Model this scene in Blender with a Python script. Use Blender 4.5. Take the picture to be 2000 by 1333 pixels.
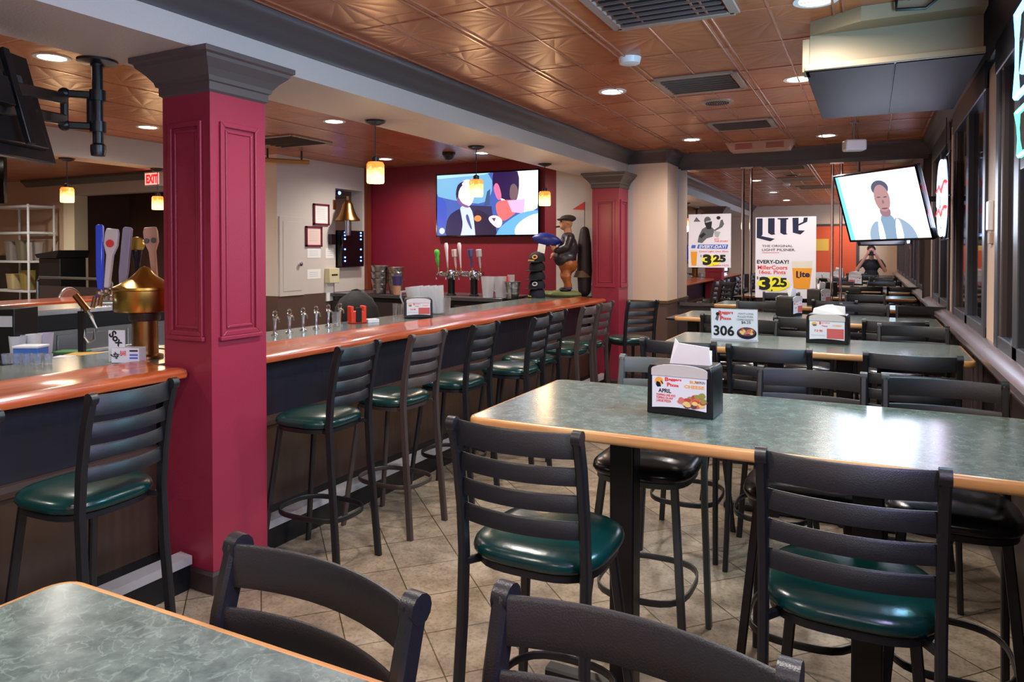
import bpy, math, random
from mathutils import Vector, Matrix
random.seed(7)
for o in list(bpy.data.objects): bpy.data.objects.remove(o)
SC = bpy.context.scene
COL = SC.collection
# ---------------------------------------------------------------- camera
FOC, CX, CY, EYE = 1400.0, 1000.0, 516.0, 1.6
TH, PT = math.atan(.5), math.radians(1.0)
cam = bpy.data.cameras.new('camera'); cam.sensor_width = 36; cam.lens = FOC/2000*36
cam.shift_y = -(666.5-CY)/2000; cam.clip_start = .03; cam.clip_end = 100
co = bpy.data.objects.new('camera', cam); COL.objects.link(co)
co.location = (0, 0, EYE); co.rotation_euler = (math.pi/2-PT, 0, TH)
SC.camera = co
# ---------------------------------------------------------------- world, exposure
SC.view_settings.view_transform = 'Standard'; SC.view_settings.look = 'None'
SC.view_settings.gamma = 1; SC.view_settings.use_curve_mapping = False
SC.view_settings.exposure = 1.28
w = bpy.data.worlds.new('world'); SC.world = w; w.use_nodes = True
w.node_tree.nodes['Background'].inputs[0].default_value = (.30, .36, .55, 1)
w.node_tree.nodes['Background'].inputs[1].default_value = .12
CEIL = 2.793
LAMP_W = 46.0

def ray(x, y):
    r = (x-CX)/FOC; u = (CY-y)/FOC
    f = math.cos(PT)+u*math.sin(PT); z = -math.sin(PT)+u*math.cos(PT)
    s, c = math.sin(TH), math.cos(TH)
    return Vector((-s*f+c*r, c*f+s*r, z))
def at(x, y, X=None, Y=None, Z=None):
    d = ray(x, y)
    t = X/d.x if X is not None else (Y/d.y if Y is not None else (Z-EYE)/d.z)
    return Vector((0, 0, EYE))+d*t
def mpp(p): return (-math.sin(TH)*p[0]+math.cos(TH)*p[1])/FOC
def BX(Y): return -2.73+(Y-2.35)*.0195       # the beam and bar run a degree off the long wall

# ---------------------------------------------------------------- materials
def lin(c):
    return tuple((v/255/12.92 if v/255 <= .04045 else ((v/255+.055)/1.055)**2.4) for v in c)+(1,)
MATS = {}
def mat(name, rgb, rough=.5, metal=0, emit=None, es=0, trans=0, alpha=1, coat=0, spec=.5, noise=None, bump=None):
    if name in MATS: return MATS[name]
    m = bpy.data.materials.new(name); m.use_nodes = True; MATS[name] = m
    nt = m.node_tree; b = nt.nodes['Principled BSDF']
    c = lin(rgb)
    b.inputs['Base Color'].default_value = c; b.inputs['Roughness'].default_value = rough
    b.inputs['Metallic'].default_value = metal; b.inputs['Transmission Weight'].default_value = trans
    b.inputs['Alpha'].default_value = alpha; b.inputs['Coat Weight'].default_value = coat
    b.inputs['Specular IOR Level'].default_value = spec
    if emit: b.inputs['Emission Color'].default_value = lin(emit); b.inputs['Emission Strength'].default_value = es
    m.diffuse_color = c
    if noise:
        rgb2, sc, det = noise
        tc = nt.nodes.new('ShaderNodeTexCoord'); n = nt.nodes.new('ShaderNodeTexNoise')
        n.inputs['Scale'].default_value = sc; n.inputs['Detail'].default_value = det
        r = nt.nodes.new('ShaderNodeValToRGB'); r.color_ramp.elements[0].position = .35; r.color_ramp.elements[1].position = .65
        r.color_ramp.elements[0].color = c; r.color_ramp.elements[1].color = lin(rgb2)
        nt.links.new(tc.outputs['Object'], n.inputs['Vector']); nt.links.new(n.outputs['Fac'], r.inputs['Fac'])
        nt.links.new(r.outputs['Color'], b.inputs['Base Color'])
    if bump:
        sc, st = bump
        tc = nt.nodes.new('ShaderNodeTexCoord'); n = nt.nodes.new('ShaderNodeTexNoise'); n.inputs['Scale'].default_value = sc
        bp = nt.nodes.new('ShaderNodeBump'); bp.inputs['Strength'].default_value = st; bp.inputs['Distance'].default_value = .01
        nt.links.new(tc.outputs['Object'], n.inputs['Vector']); nt.links.new(n.outputs['Fac'], bp.inputs['Height'])
        nt.links.new(bp.outputs['Normal'], b.inputs['Normal'])
    return m
def node_mat(name):
    m = bpy.data.materials.new(name); m.use_nodes = True; MATS[name] = m
    return m, m.node_tree, m.node_tree.nodes['Principled BSDF']

crimson = mat('crimson paint', (148, 44, 66), .34, bump=(160, .08))
beige = mat('beige paint', (196, 184, 176), .55, bump=(90, .15))
peach = mat('peach paint', (214, 186, 164), .6, bump=(90, .1))
redwall = mat('deep red paint', (122, 18, 36), .5, bump=(70, .15))
trimdk = mat('dark taupe trim', (78, 68, 68), .38)
capital_m = mat('capital paint', (86, 76, 76), .4)
brownwain = mat('brown wainscot', (92, 70, 62), .45, bump=(50, .2))
olive_cap = mat('olive trim', (92, 72, 36), .4)
darkwain = mat('dark wainscot', (62, 50, 50), .4)
slate = mat('slate window frame', (70, 74, 84), .35)
ledge_m = mat('ledge paint', (120, 108, 112), .25)
frame_m = mat('charcoal powder coat', (25, 25, 29), .38, bump=(400, .1))
frame_b = mat('bronze powder coat', (66, 54, 52), .38, bump=(400, .1))
frame_g = mat('highlight grey coat', (78, 80, 78), .4)  # lighter frame colour, highlights on the metal painted in as grey
green_v = mat('green vinyl', (6, 50, 48), .24, bump=(40, .05))
black_v = mat('black vinyl', (26, 24, 28), .22, bump=(40, .05))
black_p = mat('black plastic', (14, 14, 18), .35)
black_g = mat('black gloss', (6, 6, 9), .1)
navy_p = mat('dark navy plastic', (20, 22, 44), .3)
chrome = mat('chrome', (225, 225, 230), .12, metal=1)
steel = mat('brushed steel', (170, 170, 172), .32, metal=1)
brass = mat('brass', (196, 158, 78), .28, metal=1)
brassd = mat('old copper brass', (150, 108, 62), .3, metal=1)
white_p = mat('white plastic', (228, 228, 230), .4)
paper = mat('white paper', (236, 234, 232), .7)
cream_p = mat('cream plastic', (210, 200, 160), .5)
red_p = mat('orange red plastic', (225, 60, 34), .35)
blue_p = mat('blue plastic', (30, 60, 170), .3)
clearp = mat('clear plastic', (225, 228, 232), .15, trans=.3, alpha=.5)
glass_m = mat('drinking glass', (235, 238, 240), .05, trans=.9, alpha=.45)
mirror_m = mat('mirror glass', (205, 200, 200), .012, metal=1)
pane_m = mat('night window pane', (10, 12, 18), .06, spec=.8)
wire_w = mat('white wire', (220, 220, 222), .4)
skin_m = mat('skin', (205, 150, 122), .5)
hair_m = mat('dark hair', (40, 28, 24), .6)
lamp_on = mat('lit lamp lens', (255, 250, 235), .5, emit=(255, 247, 232), es=10)

def wood_mat(name, c1, c2, rough, axis='X', sc=3, coat=.6):
    m, nt, b = node_mat(name)
    tc = nt.nodes.new('ShaderNodeTexCoord'); mp = nt.nodes.new('ShaderNodeMapping')
    mp.inputs['Scale'].default_value = (1, 14, 14) if axis == 'X' else (14, 1, 14)
    n = nt.nodes.new('ShaderNodeTexNoise'); n.inputs['Scale'].default_value = sc; n.inputs['Detail'].default_value = 6; n.inputs['Distortion'].default_value = .6
    r = nt.nodes.new('ShaderNodeValToRGB'); r.color_ramp.elements[0].position = .3; r.color_ramp.elements[1].position = .7
    r.color_ramp.elements[0].color = lin(c1); r.color_ramp.elements[1].color = lin(c2)
    L = nt.links.new
    L(tc.outputs['Object'], mp.inputs['Vector']); L(mp.outputs['Vector'], n.inputs['Vector']); L(n.outputs['Fac'], r.inputs['Fac']); L(r.outputs['Color'], b.inputs['Base Color'])
    b.inputs['Roughness'].default_value = rough; b.inputs['Coat Weight'].default_value = coat; b.inputs['Coat Roughness'].default_value = .12
    return m
barwood = wood_mat('lacquered red oak', (152, 60, 28), (200, 98, 52), .3, 'Y', 3, .8)
oak = wood_mat('honey oak edge', (186, 130, 76), (216, 166, 108), .35, 'X', 3, .3)
oakY = wood_mat('honey oak end', (196, 124, 58), (226, 160, 90), .35, 'Y', 3, .3)

def laminate():
    m, nt, b = node_mat('green marble laminate'); L = nt.links.new
    tc = nt.nodes.new('ShaderNodeTexCoord')
    n1 = nt.nodes.new('ShaderNodeTexNoise'); n1.inputs['Scale'].default_value = 26; n1.inputs['Detail'].default_value = 8; n1.inputs['Roughness'].default_value = .65
    n2 = nt.nodes.new('ShaderNodeTexNoise'); n2.inputs['Scale'].default_value = 24; n2.inputs['Detail'].default_value = 10; n2.inputs['Distortion'].default_value = .8
    L(tc.outputs['Object'], n1.inputs['Vector']); L(tc.outputs['Object'], n2.inputs['Vector'])
    r1 = nt.nodes.new('ShaderNodeValToRGB'); e = r1.color_ramp.elements
    e[0].position = .34; e[0].color = lin((72, 83, 79)); e[1].position = .66; e[1].color = lin((106, 118, 111))
    r2 = nt.nodes.new('ShaderNodeValToRGB'); e = r2.color_ramp.elements
    e[0].position = .475; e[0].color = (0, 0, 0, 1); e[1].position = .5; e[1].color = (.24, .24, .24, 1)
    k = e.new(.525); k.color = (0, 0, 0, 1)
    mx = nt.nodes.new('ShaderNodeMix'); mx.data_type = 'RGBA'
    L(n1.outputs['Fac'], r1.inputs['Fac']); L(n2.outputs['Fac'], r2.inputs['Fac'])
    L(r2.outputs['Color'], mx.inputs['Factor']); L(r1.outputs['Color'], mx.inputs['A']); mx.inputs['B'].default_value = lin((158, 176, 164))
    L(mx.outputs['Result'], b.inputs['Base Color'])
    b.inputs['Roughness'].default_value = .21; b.inputs['Specular IOR Level'].default_value = .75
    return m
lam = laminate()

def floor_mat():
    m, nt, b = node_mat('stone floor tile'); L = nt.links.new
    tc = nt.nodes.new('ShaderNodeTexCoord'); mp = nt.nodes.new('ShaderNodeMapping'); mp.inputs['Rotation'].default_value = (0, 0, math.radians(44))
    br = nt.nodes.new('ShaderNodeTexBrick'); br.offset = 0; br.squash = 1
    br.inputs['Scale'].default_value = 1; br.inputs['Brick Width'].default_value = .325; br.inputs['Row Height'].default_value = .325
    br.inputs['Mortar Size'].default_value = .003; br.inputs['Mortar Smooth'].default_value = .1; br.inputs['Bias'].default_value = 0
    br.inputs['Color1'].default_value = lin((170, 153, 132)); br.inputs['Color2'].default_value = lin((152, 136, 120)); br.inputs['Mortar'].default_value = lin((84, 70, 46))
    n = nt.nodes.new('ShaderNodeTexNoise'); n.inputs['Scale'].default_value = 7; n.inputs['Detail'].default_value = 10; n.inputs['Roughness'].default_value = .72
    n2 = nt.nodes.new('ShaderNodeTexNoise'); n2.inputs['Scale'].default_value = 60; n2.inputs['Detail'].default_value = 4
    L(tc.outputs['Object'], mp.inputs['Vector']); L(mp.outputs['Vector'], br.inputs['Vector']); L(tc.outputs['Object'], n.inputs['Vector']); L(tc.outputs['Object'], n2.inputs['Vector'])
    r = nt.nodes.new('ShaderNodeValToRGB'); e = r.color_ramp.elements; e[0].position = .36; e[0].color = (.42, .40, .37, 1); e[1].position = .6; e[1].color = (1, 1, 1, 1)
    r2 = nt.nodes.new('ShaderNodeValToRGB'); e = r2.color_ramp.elements; e[0].position = .38; e[0].color = (.6, .56, .5, 1); e[1].position = .5; e[1].color = (1, 1, 1, 1)
    a = nt.nodes.new('ShaderNodeMix'); a.data_type = 'RGBA'; a.blend_type = 'MULTIPLY'; a.inputs['Factor'].default_value = .8
    a2 = nt.nodes.new('ShaderNodeMix'); a2.data_type = 'RGBA'; a2.blend_type = 'MULTIPLY'; a2.inputs['Factor'].default_value = .6
    L(n.outputs['Fac'], r.inputs['Fac']); L(n2.outputs['Fac'], r2.inputs['Fac'])
    L(br.outputs['Color'], a.inputs['A']); L(r.outputs['Color'], a.inputs['B']); L(a.outputs['Result'], a2.inputs['A']); L(r2.outputs['Color'], a2.inputs['B'])
    L(a2.outputs['Result'], b.inputs['Base Color']); b.inputs['Roughness'].default_value = .38
    bp = nt.nodes.new('ShaderNodeBump'); bp.inputs['Distance'].default_value = .004; bp.inputs['Strength'].default_value = .5; bp.invert = True
    L(br.outputs['Fac'], bp.inputs['Height']); L(bp.outputs['Normal'], b.inputs['Normal'])
    return m
floorm = floor_mat()

def ceil_mat():
    m, nt, b = node_mat('copper ceiling panel'); L = nt.links.new
    tc = nt.nodes.new('ShaderNodeTexCoord'); mp = nt.nodes.new('ShaderNodeMapping'); mp.inputs['Location'].default_value = (.76, .05, 0)
    br = nt.nodes.new('ShaderNodeTexBrick'); br.offset = 0
    br.inputs['Scale'].default_value = 1; br.inputs['Brick Width'].default_value = .61; br.inputs['Row Height'].default_value = .61
    br.inputs['Mortar Size'].default_value = .012; br.inputs['Mortar Smooth'].default_value = .6
    n = nt.nodes.new('ShaderNodeTexNoise'); n.inputs['Scale'].default_value = 2.2; n.inputs['Detail'].default_value = 5
    r = nt.nodes.new('ShaderNodeValToRGB'); e = r.color_ramp.elements; e[0].position = .3; e[0].color = lin((160, 92, 54)); e[1].position = .7; e[1].color = lin((190, 118, 74))
    L(tc.outputs['Object'], mp.inputs['Vector']); L(mp.outputs['Vector'], br.inputs['Vector']); L(tc.outputs['Object'], n.inputs['Vector']); L(n.outputs['Fac'], r.inputs['Fac'])
    L(r.outputs['Color'], b.inputs['Base Color']); b.inputs['Roughness'].default_value = .34; b.inputs['Metallic'].default_value = .2
    # embossed star of shallow folds on each panel
    sep = nt.nodes.new('ShaderNodeSeparateXYZ'); L(mp.outputs['Vector'], sep.inputs[0])
    def mth(op, a, bb=None):
        k = nt.nodes.new('ShaderNodeMath'); k.operation = op
        for i, v in enumerate((a, bb)):
            if v is None: continue
            if isinstance(v, (int, float)): k.inputs[i].default_value = v
            else: L(v, k.inputs[i])
        return k.outputs[0]
    u = mth('SUBTRACT', mth('FRACT', mth('DIVIDE', sep.outputs[0], .61)), .5); v = mth('SUBTRACT', mth('FRACT', mth('DIVIDE', sep.outputs[1], .61)), .5)
    ang = mth('ARCTAN2', u, v); fold = mth('ABSOLUTE', mth('SINE', mth('MULTIPLY', ang, 8)))
    rad = mth('SQRT', mth('ADD', mth('MULTIPLY', u, u), mth('MULTIPLY', v, v)))
    hgt = mth('MULTIPLY', fold, mth('MINIMUM', rad, .32))
    hh = mth('SUBTRACT', hgt, mth('MULTIPLY', br.outputs['Fac'], .5))
    bp = nt.nodes.new('ShaderNodeBump'); bp.inputs['Distance'].default_value = .012; bp.inputs['Strength'].default_value = .45
    L(hh, bp.inputs['Height']); L(bp.outputs['Normal'], b.inputs['Normal'])
    return m
ceilm = ceil_mat()

def bead_mat(name, c, c2, pitch, axis):
    m, nt, b = node_mat(name); L = nt.links.new
    tc = nt.nodes.new('ShaderNodeTexCoord'); wv = nt.nodes.new('ShaderNodeTexWave'); wv.bands_direction = axis; wv.wave_profile = 'SIN'
    wv.inputs['Scale'].default_value = 1/pitch*.314; L(tc.outputs['Object'], wv.inputs['Vector'])
    bp = nt.nodes.new('ShaderNodeBump'); bp.inputs['Distance'].default_value = .003; bp.inputs['Strength'].default_value = .25; L(wv.outputs['Fac'], bp.inputs['Height']); L(bp.outputs['Normal'], b.inputs['Normal'])
    n = nt.nodes.new('ShaderNodeTexNoise'); n.inputs['Scale'].default_value = 4; L(tc.outputs['Object'], n.inputs['Vector'])
    r = nt.nodes.new('ShaderNodeValToRGB'); r.color_ramp.elements[0].color = lin(c); r.color_ramp.elements[1].color = lin(c2); L(n.outputs['Fac'], r.inputs['Fac']); L(r.outputs['Color'], b.inputs['Base Color'])
    b.inputs['Roughness'].default_value = .34
    return m
bead = bead_mat('navy beadboard', (34, 34, 46), (48, 44, 54), .05, 'Y')
beadlow = bead_mat('brown beadboard', (52, 38, 32), (70, 50, 40), .05, 'Y')

def shade_mat():
    m, nt, b = node_mat('amber mosaic glass lit'); L = nt.links.new
    tc = nt.nodes.new('ShaderNodeTexCoord'); v = nt.nodes.new('ShaderNodeTexVoronoi'); v.inputs['Scale'].default_value = 45
    sep = nt.nodes.new('ShaderNodeSeparateXYZ'); L(tc.outputs['Object'], sep.inputs[0]); L(tc.outputs['Object'], v.inputs['Vector'])
    mr = nt.nodes.new('ShaderNodeMapRange'); mr.inputs['From Min'].default_value = .02; mr.inputs['From Max'].default_value = .15
    L(sep.outputs[2], mr.inputs['Value'])
    r = nt.nodes.new('ShaderNodeValToRGB'); e = r.color_ramp.elements
    e[0].position = .4; e[0].color = lin((255, 226, 150)); e[1].position = .95; e[1].color = lin((214, 92, 24))
    ad = nt.nodes.new('ShaderNodeMath'); ad.operation = 'MULTIPLY_ADD'; ad.inputs[1].default_value = .35; L(v.outputs['Color'], ad.inputs[0]); L(mr.outputs['Result'], ad.inputs[2])
    L(ad.outputs[0], r.inputs['Fac']); L(r.outputs['Color'], b.inputs['Emission Color']); b.inputs['Emission Strength'].default_value = 1.05
    b.inputs['Base Color'].default_value = lin((240, 180, 90)); b.inputs['Roughness'].default_value = .3
    return m
shadem = shade_mat()

# ---------------------------------------------------------------- mesh building
def frame_of(d, up=Vector((0, 0, 1))):
    d = d.normalized()
    if abs(d.dot(up)) > .98: up = Vector((0, 1, 0))
    r = d.cross(up).normalized(); return r, r.cross(d).normalized()
class MB:
    def __init__(s): s.v = []; s.f = []; s.m = []; s.mats = []
    def mi(s, m):
        if m not in s.mats: s.mats.append(m)
        return s.mats.index(m)
    def add(s, vs, fs, m, M=None):
        k = len(s.v); i = s.mi(m)
        for p in vs:
            p = Vector(p); s.v.append(M @ p if M else p)
        for f in fs: s.f.append([a+k for a in f]); s.m.append(i)
        return s
    def box(s, x0, x1, y0, y1, z0, z1, m, M=None):
        vs = [(x, y, z) for x in (x0, x1) for y in (y0, y1) for z in (z0, z1)]
        return s.add(vs, [(0, 1, 3, 2), (4, 6, 7, 5), (0, 4, 5, 1), (2, 3, 7, 6), (0, 2, 6, 4), (1, 5, 7, 3)], m, M)
    def sweep(s, path, sec, m, up=Vector((0, 0, 1)), closed=False, M=None, scale=None):
        P = [Vector(p) for p in path]; n = len(P); k = len(sec); vs = []; fs = []
        for i, p in enumerate(P):
            if closed: d = P[(i+1) % n]-P[i-1]
            else: d = (P[min(i+1, n-1)]-P[max(i-1, 0)])
            r, u = frame_of(d, up); sc = scale[i] if scale else 1
            for a, b in sec: vs.append(p+r*a*sc+u*b*sc)
        for i in range(n if closed else n-1):
            j = (i+1) % n
            for q in range(k):
                w_ = (q+1) % k; fs.append((i*k+q, i*k+w_, j*k+w_, j*k+q))
        if not closed: fs.append(tuple(range(k-1, -1, -1))); fs.append(tuple((n-1)*k+q for q in range(k)))
        return s.add(vs, fs, m, M)
    def tube(s, path, r, m, n=8, closed=False, M=None, scale=None, up=Vector((0, 0, 1))):
        return s.sweep(path, [(r*math.cos(2*math.pi*i/n), r*math.sin(2*math.pi*i/n)) for i in range(n)], m, up=up, closed=closed, M=M, scale=scale)
    def bar(s, path, w_, h, m, up=Vector((0, 0, 1)), closed=False, M=None):
        c = min(w_, h)*.22; a, b = w_/2, h/2
        return s.sweep(path, [(-a+c, -b), (a-c, -b), (a, -b+c), (a, b-c), (a-c, b), (-a+c, b), (-a, b-c), (-a, -b+c)], m, up=up, closed=closed, M=M)
    def lathe(s, prof, m, c=(0, 0, 0), n=24, sq=2.0, sx=1, sy=1, M=None, cap=True):
        vs = []; fs = []
        for r, z in prof:
            for i in range(n):
                t = 2*math.pi*i/n; ct, st = math.cos(t), math.sin(t)
                g = (abs(ct)**sq+abs(st)**sq)**(-1/sq)
                vs.append((c[0]+r*g*ct*sx, c[1]+r*g*st*sy, c[2]+z))
        for a in range(len(prof)-1):
            for i in range(n):
                j = (i+1) % n; fs.append((a*n+i, a*n+j, (a+1)*n+j, (a+1)*n+i))
        if cap: fs.append(tuple(range(n-1, -1, -1))); fs.append(tuple((len(prof)-1)*n+i for i in range(n)))
        return s.add(vs, fs, m, M)
    def ball(s, c, r, m, sx=1, sy=1, sz=1, n=16, M=None):
        k = n//2
        return s.lathe([(max(r*math.sin(math.pi*i/k), 1e-4), -r*sz*math.cos(math.pi*i/k)) for i in range(k+1)], m, c, n, 2, sx, sy, M)
    def prism(s, poly, d0, d1, m, M=None):
        n = len(poly); vs = [(a, b, d0) for a, b in poly]+[(a, b, d1) for a, b in poly]
        return s.add(vs, [tuple(range(n-1, -1, -1)), tuple(range(n, 2*n))]+[(i, (i+1) % n, n+(i+1) % n, n+i) for i in range(n)], m, M)
    def squarering(s, rings, hx, hy, m, c=(0, 0, 0), M=None):
        vs = []; fs = []
        for o, z in rings:
            for a, b in ((1, 1), (-1, 1), (-1, -1), (1, -1)): vs.append((c[0]+a*(hx+o), c[1]+b*(hy+o), c[2]+z))
        for k in range(len(rings)-1):
            for i in range(4):
                j = (i+1) % 4; fs.append((k*4+i, k*4+j, k*4+4+j, k*4+4+i))
        fs.append((3, 2, 1, 0)); q = 4*(len(rings)-1); fs.append((q, q+1, q+2, q+3))
        return s.add(vs, fs, m, M)
    def build(s, name, parent=None, bevel=0, flat=False, ang=35, loc=None):
        me = bpy.data.meshes.new(name); me.from_pydata([tuple(p) for p in s.v], [], s.f)
        for m in s.mats: me.materials.append(m)
        me.polygons.foreach_set('material_index', s.m); me.update()
        if not flat:
            me.shade_smooth(); me.set_sharp_from_angle(angle=math.radians(ang))
        o = bpy.data.objects.new(name, me); COL.objects.link(o)
        if parent: o.parent = parent
        if loc: o.location = loc
        if bevel:
            b = o.modifiers.new('bevel', 'BEVEL'); b.width = bevel; b.segments = 2; b.limit_method = 'ANGLE'; b.harden_normals = False
        return o
def tag(o, label, cat, group=None, kind=None):
    o['label'] = label; o['category'] = cat
    if group: o['group'] = group
    if kind: o['kind'] = kind
    return o
def thing(name, label, cat, loc=(0, 0, 0), rz=0, group=None):
    o = bpy.data.objects.new(name, None); o.empty_display_size = .1; COL.objects.link(o); o.location = loc; o.rotation_euler = (0, 0, rz)
    return tag(o, label, cat, group)
def struct(o): o['kind'] = 'structure'; return o
def copy_tree(o, parent=None):
    c = o.copy(); COL.objects.link(c)
    if parent: c.parent = parent
    for ch in [x for x in ALLKIDS.get(o.name, kids(o))]: copy_tree(ch, c)
    return c
ALLKIDS = {}
def kids(o): return [x for x in bpy.data.objects if x.parent == o]
def local_frame(origin, right, up):
    r = Vector(right).normalized(); u = Vector(up).normalized(); n = r.cross(u).normalized(); u = n.cross(r)
    return Matrix(((r.x, u.x, n.x, origin[0]), (r.y, u.y, n.y, origin[1]), (r.z, u.z, n.z, origin[2]), (0, 0, 0, 1)))
_tx = {}
def text_geo(txt, bold=0.0, shear=0.0):
    k = (txt, bold, shear)
    if k in _tx: return _tx[k]
    cu = bpy.data.curves.new('t', 'FONT'); cu.body = txt; cu.size = 1; cu.offset = bold; cu.shear = shear; cu.resolution_u = 3; cu.fill_mode = 'FRONT'
    o = bpy.data.objects.new('t', cu); COL.objects.link(o)
    me = o.to_mesh(); vs = [tuple(v.co) for v in me.vertices]; fs = [tuple(p.vertices) for p in me.polygons]; o.to_mesh_clear()
    bpy.data.objects.remove(o); bpy.data.curves.remove(cu)
    xs = [v[0] for v in vs]; ys = [v[1] for v in vs]; x0, x1, y0, y1 = min(xs), max(xs), min(ys), max(ys)
    vs = [((v[0]-x0)/(x1-x0), (v[1]-y0)/(y1-y0)) for v in vs]
    _tx[k] = (vs, fs); return _tx[k]
def put_text(mb, txt, u0, v0, u1, v1, d, m, M, bold=.0, shear=0.0, rot=0):
    vs, fs = text_geo(txt, bold, shear); cu_, cv = (u0+u1)/2, (v0+v1)/2; c, s = math.cos(rot), math.sin(rot)
    out = []
    for a, b in vs:
        x, y = u0+(u1-u0)*a-cu_, v0+(v1-v0)*b-cv
        out.append((cu_+x*c-y*s, cv+x*s+y*c, d))
    mb.add(out, fs, m, M)
def flat(mb, poly, d, m, M):
    mb.add([(a, b, d) for a, b in poly], [tuple(range(len(poly)))], m, M)
def cut(pts, n=2):
    for _ in range(n):
        out = []
        for i, p in enumerate(pts):
            q = pts[(i+1) % len(pts)]; out += [(p[0]*.75+q[0]*.25, p[1]*.75+q[1]*.25), (p[0]*.25+q[0]*.75, p[1]*.25+q[1]*.75)]
        pts = out
    return pts
def blob(cx, cy, rx, ry, n=18, a0=0): return [(cx+rx*math.cos(a0+2*math.pi*i/n), cy+ry*math.sin(a0+2*math.pi*i/n)) for i in range(n)]
def remeshed(o, vox, smooth=3):
    r = o.modifiers.new('skin', 'REMESH'); r.mode = 'VOXEL'; r.voxel_size = vox; r.use_smooth_shade = True
    if smooth: q = o.modifiers.new('smooth', 'SMOOTH'); q.iterations = smooth; q.factor = .5
    return o
def spot(name, loc, W, col=(1, .93, .84), size=2.85, blend=.9, rad=.07):
    l = bpy.data.lights.new(name, 'SPOT'); l.energy = W; l.color = col; l.spot_size = size; l.spot_blend = blend; l.shadow_soft_size = rad
    o = bpy.data.objects.new(name, l); COL.objects.link(o); o.location = loc; return o
def point(name, loc, W, col, rad=.05):
    l = bpy.data.lights.new(name, 'POINT'); l.energy = W; l.color = col; l.shadow_soft_size = rad
    o = bpy.data.objects.new(name, l); COL.objects.link(o); o.location = loc; return o
#SETTING
# ---------------------------------------------------------------- the room
struct(MB().box(-14, .7, -2.3, 9.1, -.05, 0, floorm).build('floor', flat=True))
ceil = struct(MB().box(-14, .7, -2.3, 9.1, CEIL, CEIL+.06, ceilm).build('ceiling', flat=True))
rib = MB(); rib_m = mat('ceiling rib paint', (176, 112, 84), .22, metal=.3)
for k in range(-4, 2):
    X = -.76+.61*k+.61*0
    if -2.6 < X < .5:
        for dx in (-.022, .022): rib.bar([(X+dx, -2.2, CEIL-.003), (X+dx, 8.85, CEIL-.003)], .013, .01, rib_m)
    X2 = X+.305
    if -2.6 < X2 < .4: rib.bar([(X2, -2.2, CEIL-.002), (X2, 8.85, CEIL-.002)], .012, .006, rib_m)
for k in range(-3, 15): rib.bar([(-2.66, .05+.61*k, CEIL-.001), (.57, .05+.61*k, CEIL-.001)], .014, .006, rib_m)
for X in (-4.2, -4.81, -5.42, -6.03, -6.64): rib.bar([(X, -2.2, CEIL-.001), (X, 8.3, CEIL-.001)], .02, .006, rib_m)
struct(rib.build('trim_1', flat=True))

# beam over the bar
BEAMZ = 2.522
b = MB(); y0, y1 = -2.2, 8.36
pts = [(BX(y0)-.57, y0), (BX(y0), y0), (BX(y1), y1), (BX(y1)-.57, y1)]
b.prism(pts, BEAMZ, CEIL+.01, beige); struct(b.build('ceiling_beam', flat=True))
b = MB().prism([(-7.35, -2.2), (-7.05, -2.2), (-7.0, 6.5), (-7.3, 6.5)], 2.53, CEIL+.01, beige); struct(b.build('ceiling_beam', flat=True))
# crown profile: a = out from the wall, z
CR = [(0, 2.645), (.012, 2.645), (.02, 2.672), (.03, 2.68), (.045, 2.712), (.075, 2.742), (.085, 2.748), (.1, 2.768), (.1, CEIL), (0, CEIL)]
def crown(name, path, m=trimdk):
    return struct(MB().sweep(path, [(a, z) for a, z in CR], m).build(name, ang=50))
crown('trim_2', [(BX(-2.2), -2.2, 0), (BX(8.36), 8.36, 0)])
crown('trim_3', [(-2.6, 8.36, 0), (-2.13, 8.36, 0)])
crown('trim_4', [(-2.14, 8.26, 0), (-2.14, 8.87, 0)])
crown('trim_5', [(-2.14, 8.87, 0), (.58, 8.87, 0)])
crown('trim_6', [(.58, 8.87, 0), (.58, -2.2, 0)])

# far wall behind the bar, then the pillar and the mirrored wall
b = MB(); b.box(-6.24, -3.555, 8.36, 8.5, 1.0, CEIL, redwall); b.box(-3.555, -2.55, 8.36, 8.5, 1.0, CEIL, beige)
b.box(-6.9, -2.55, 8.36, 8.5, 0, 1.0, brownwain); b.box(-6.9, -6.24, 8.36, 8.5, 1.0, CEIL, redwall)
struct(b.build('wall_far', flat=True))
b = MB(); b.box(-2.7, -2.14, 8.362, 8.87, 1.01, CEIL, peach); b.box(-2.7, -2.135, 8.357, 8.87, 0, .985, brownwain)
b.box(-2.66, -2.12, 8.342, 8.87, .985, 1.018, olive_cap); b.box(-2.66, -2.115, 8.337, 8.87, 0, .12, darkwain)
for x in (-2.5, -2.32): pass
struct(b.build('wall_pillar', flat=True))
b = MB(); b.box(-2.14, .7, 8.89, 9.0, 0, CEIL, darkwain); b.box(-2.11, .55, 8.865, 8.89, .93, .97, trimdk); b.box(-2.1, .55, 8.868, 8.89, 2.6, 2.66, trimdk)
struct(b.build('wall_mirror', flat=True))
b = MB(); b.box(-2.135, .50, 8.872, 8.888, .97, 2.62, mirror_m)
mo = b.build('wall_mirror_glass', flat=True); mo['kind'] = 'structure'

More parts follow.
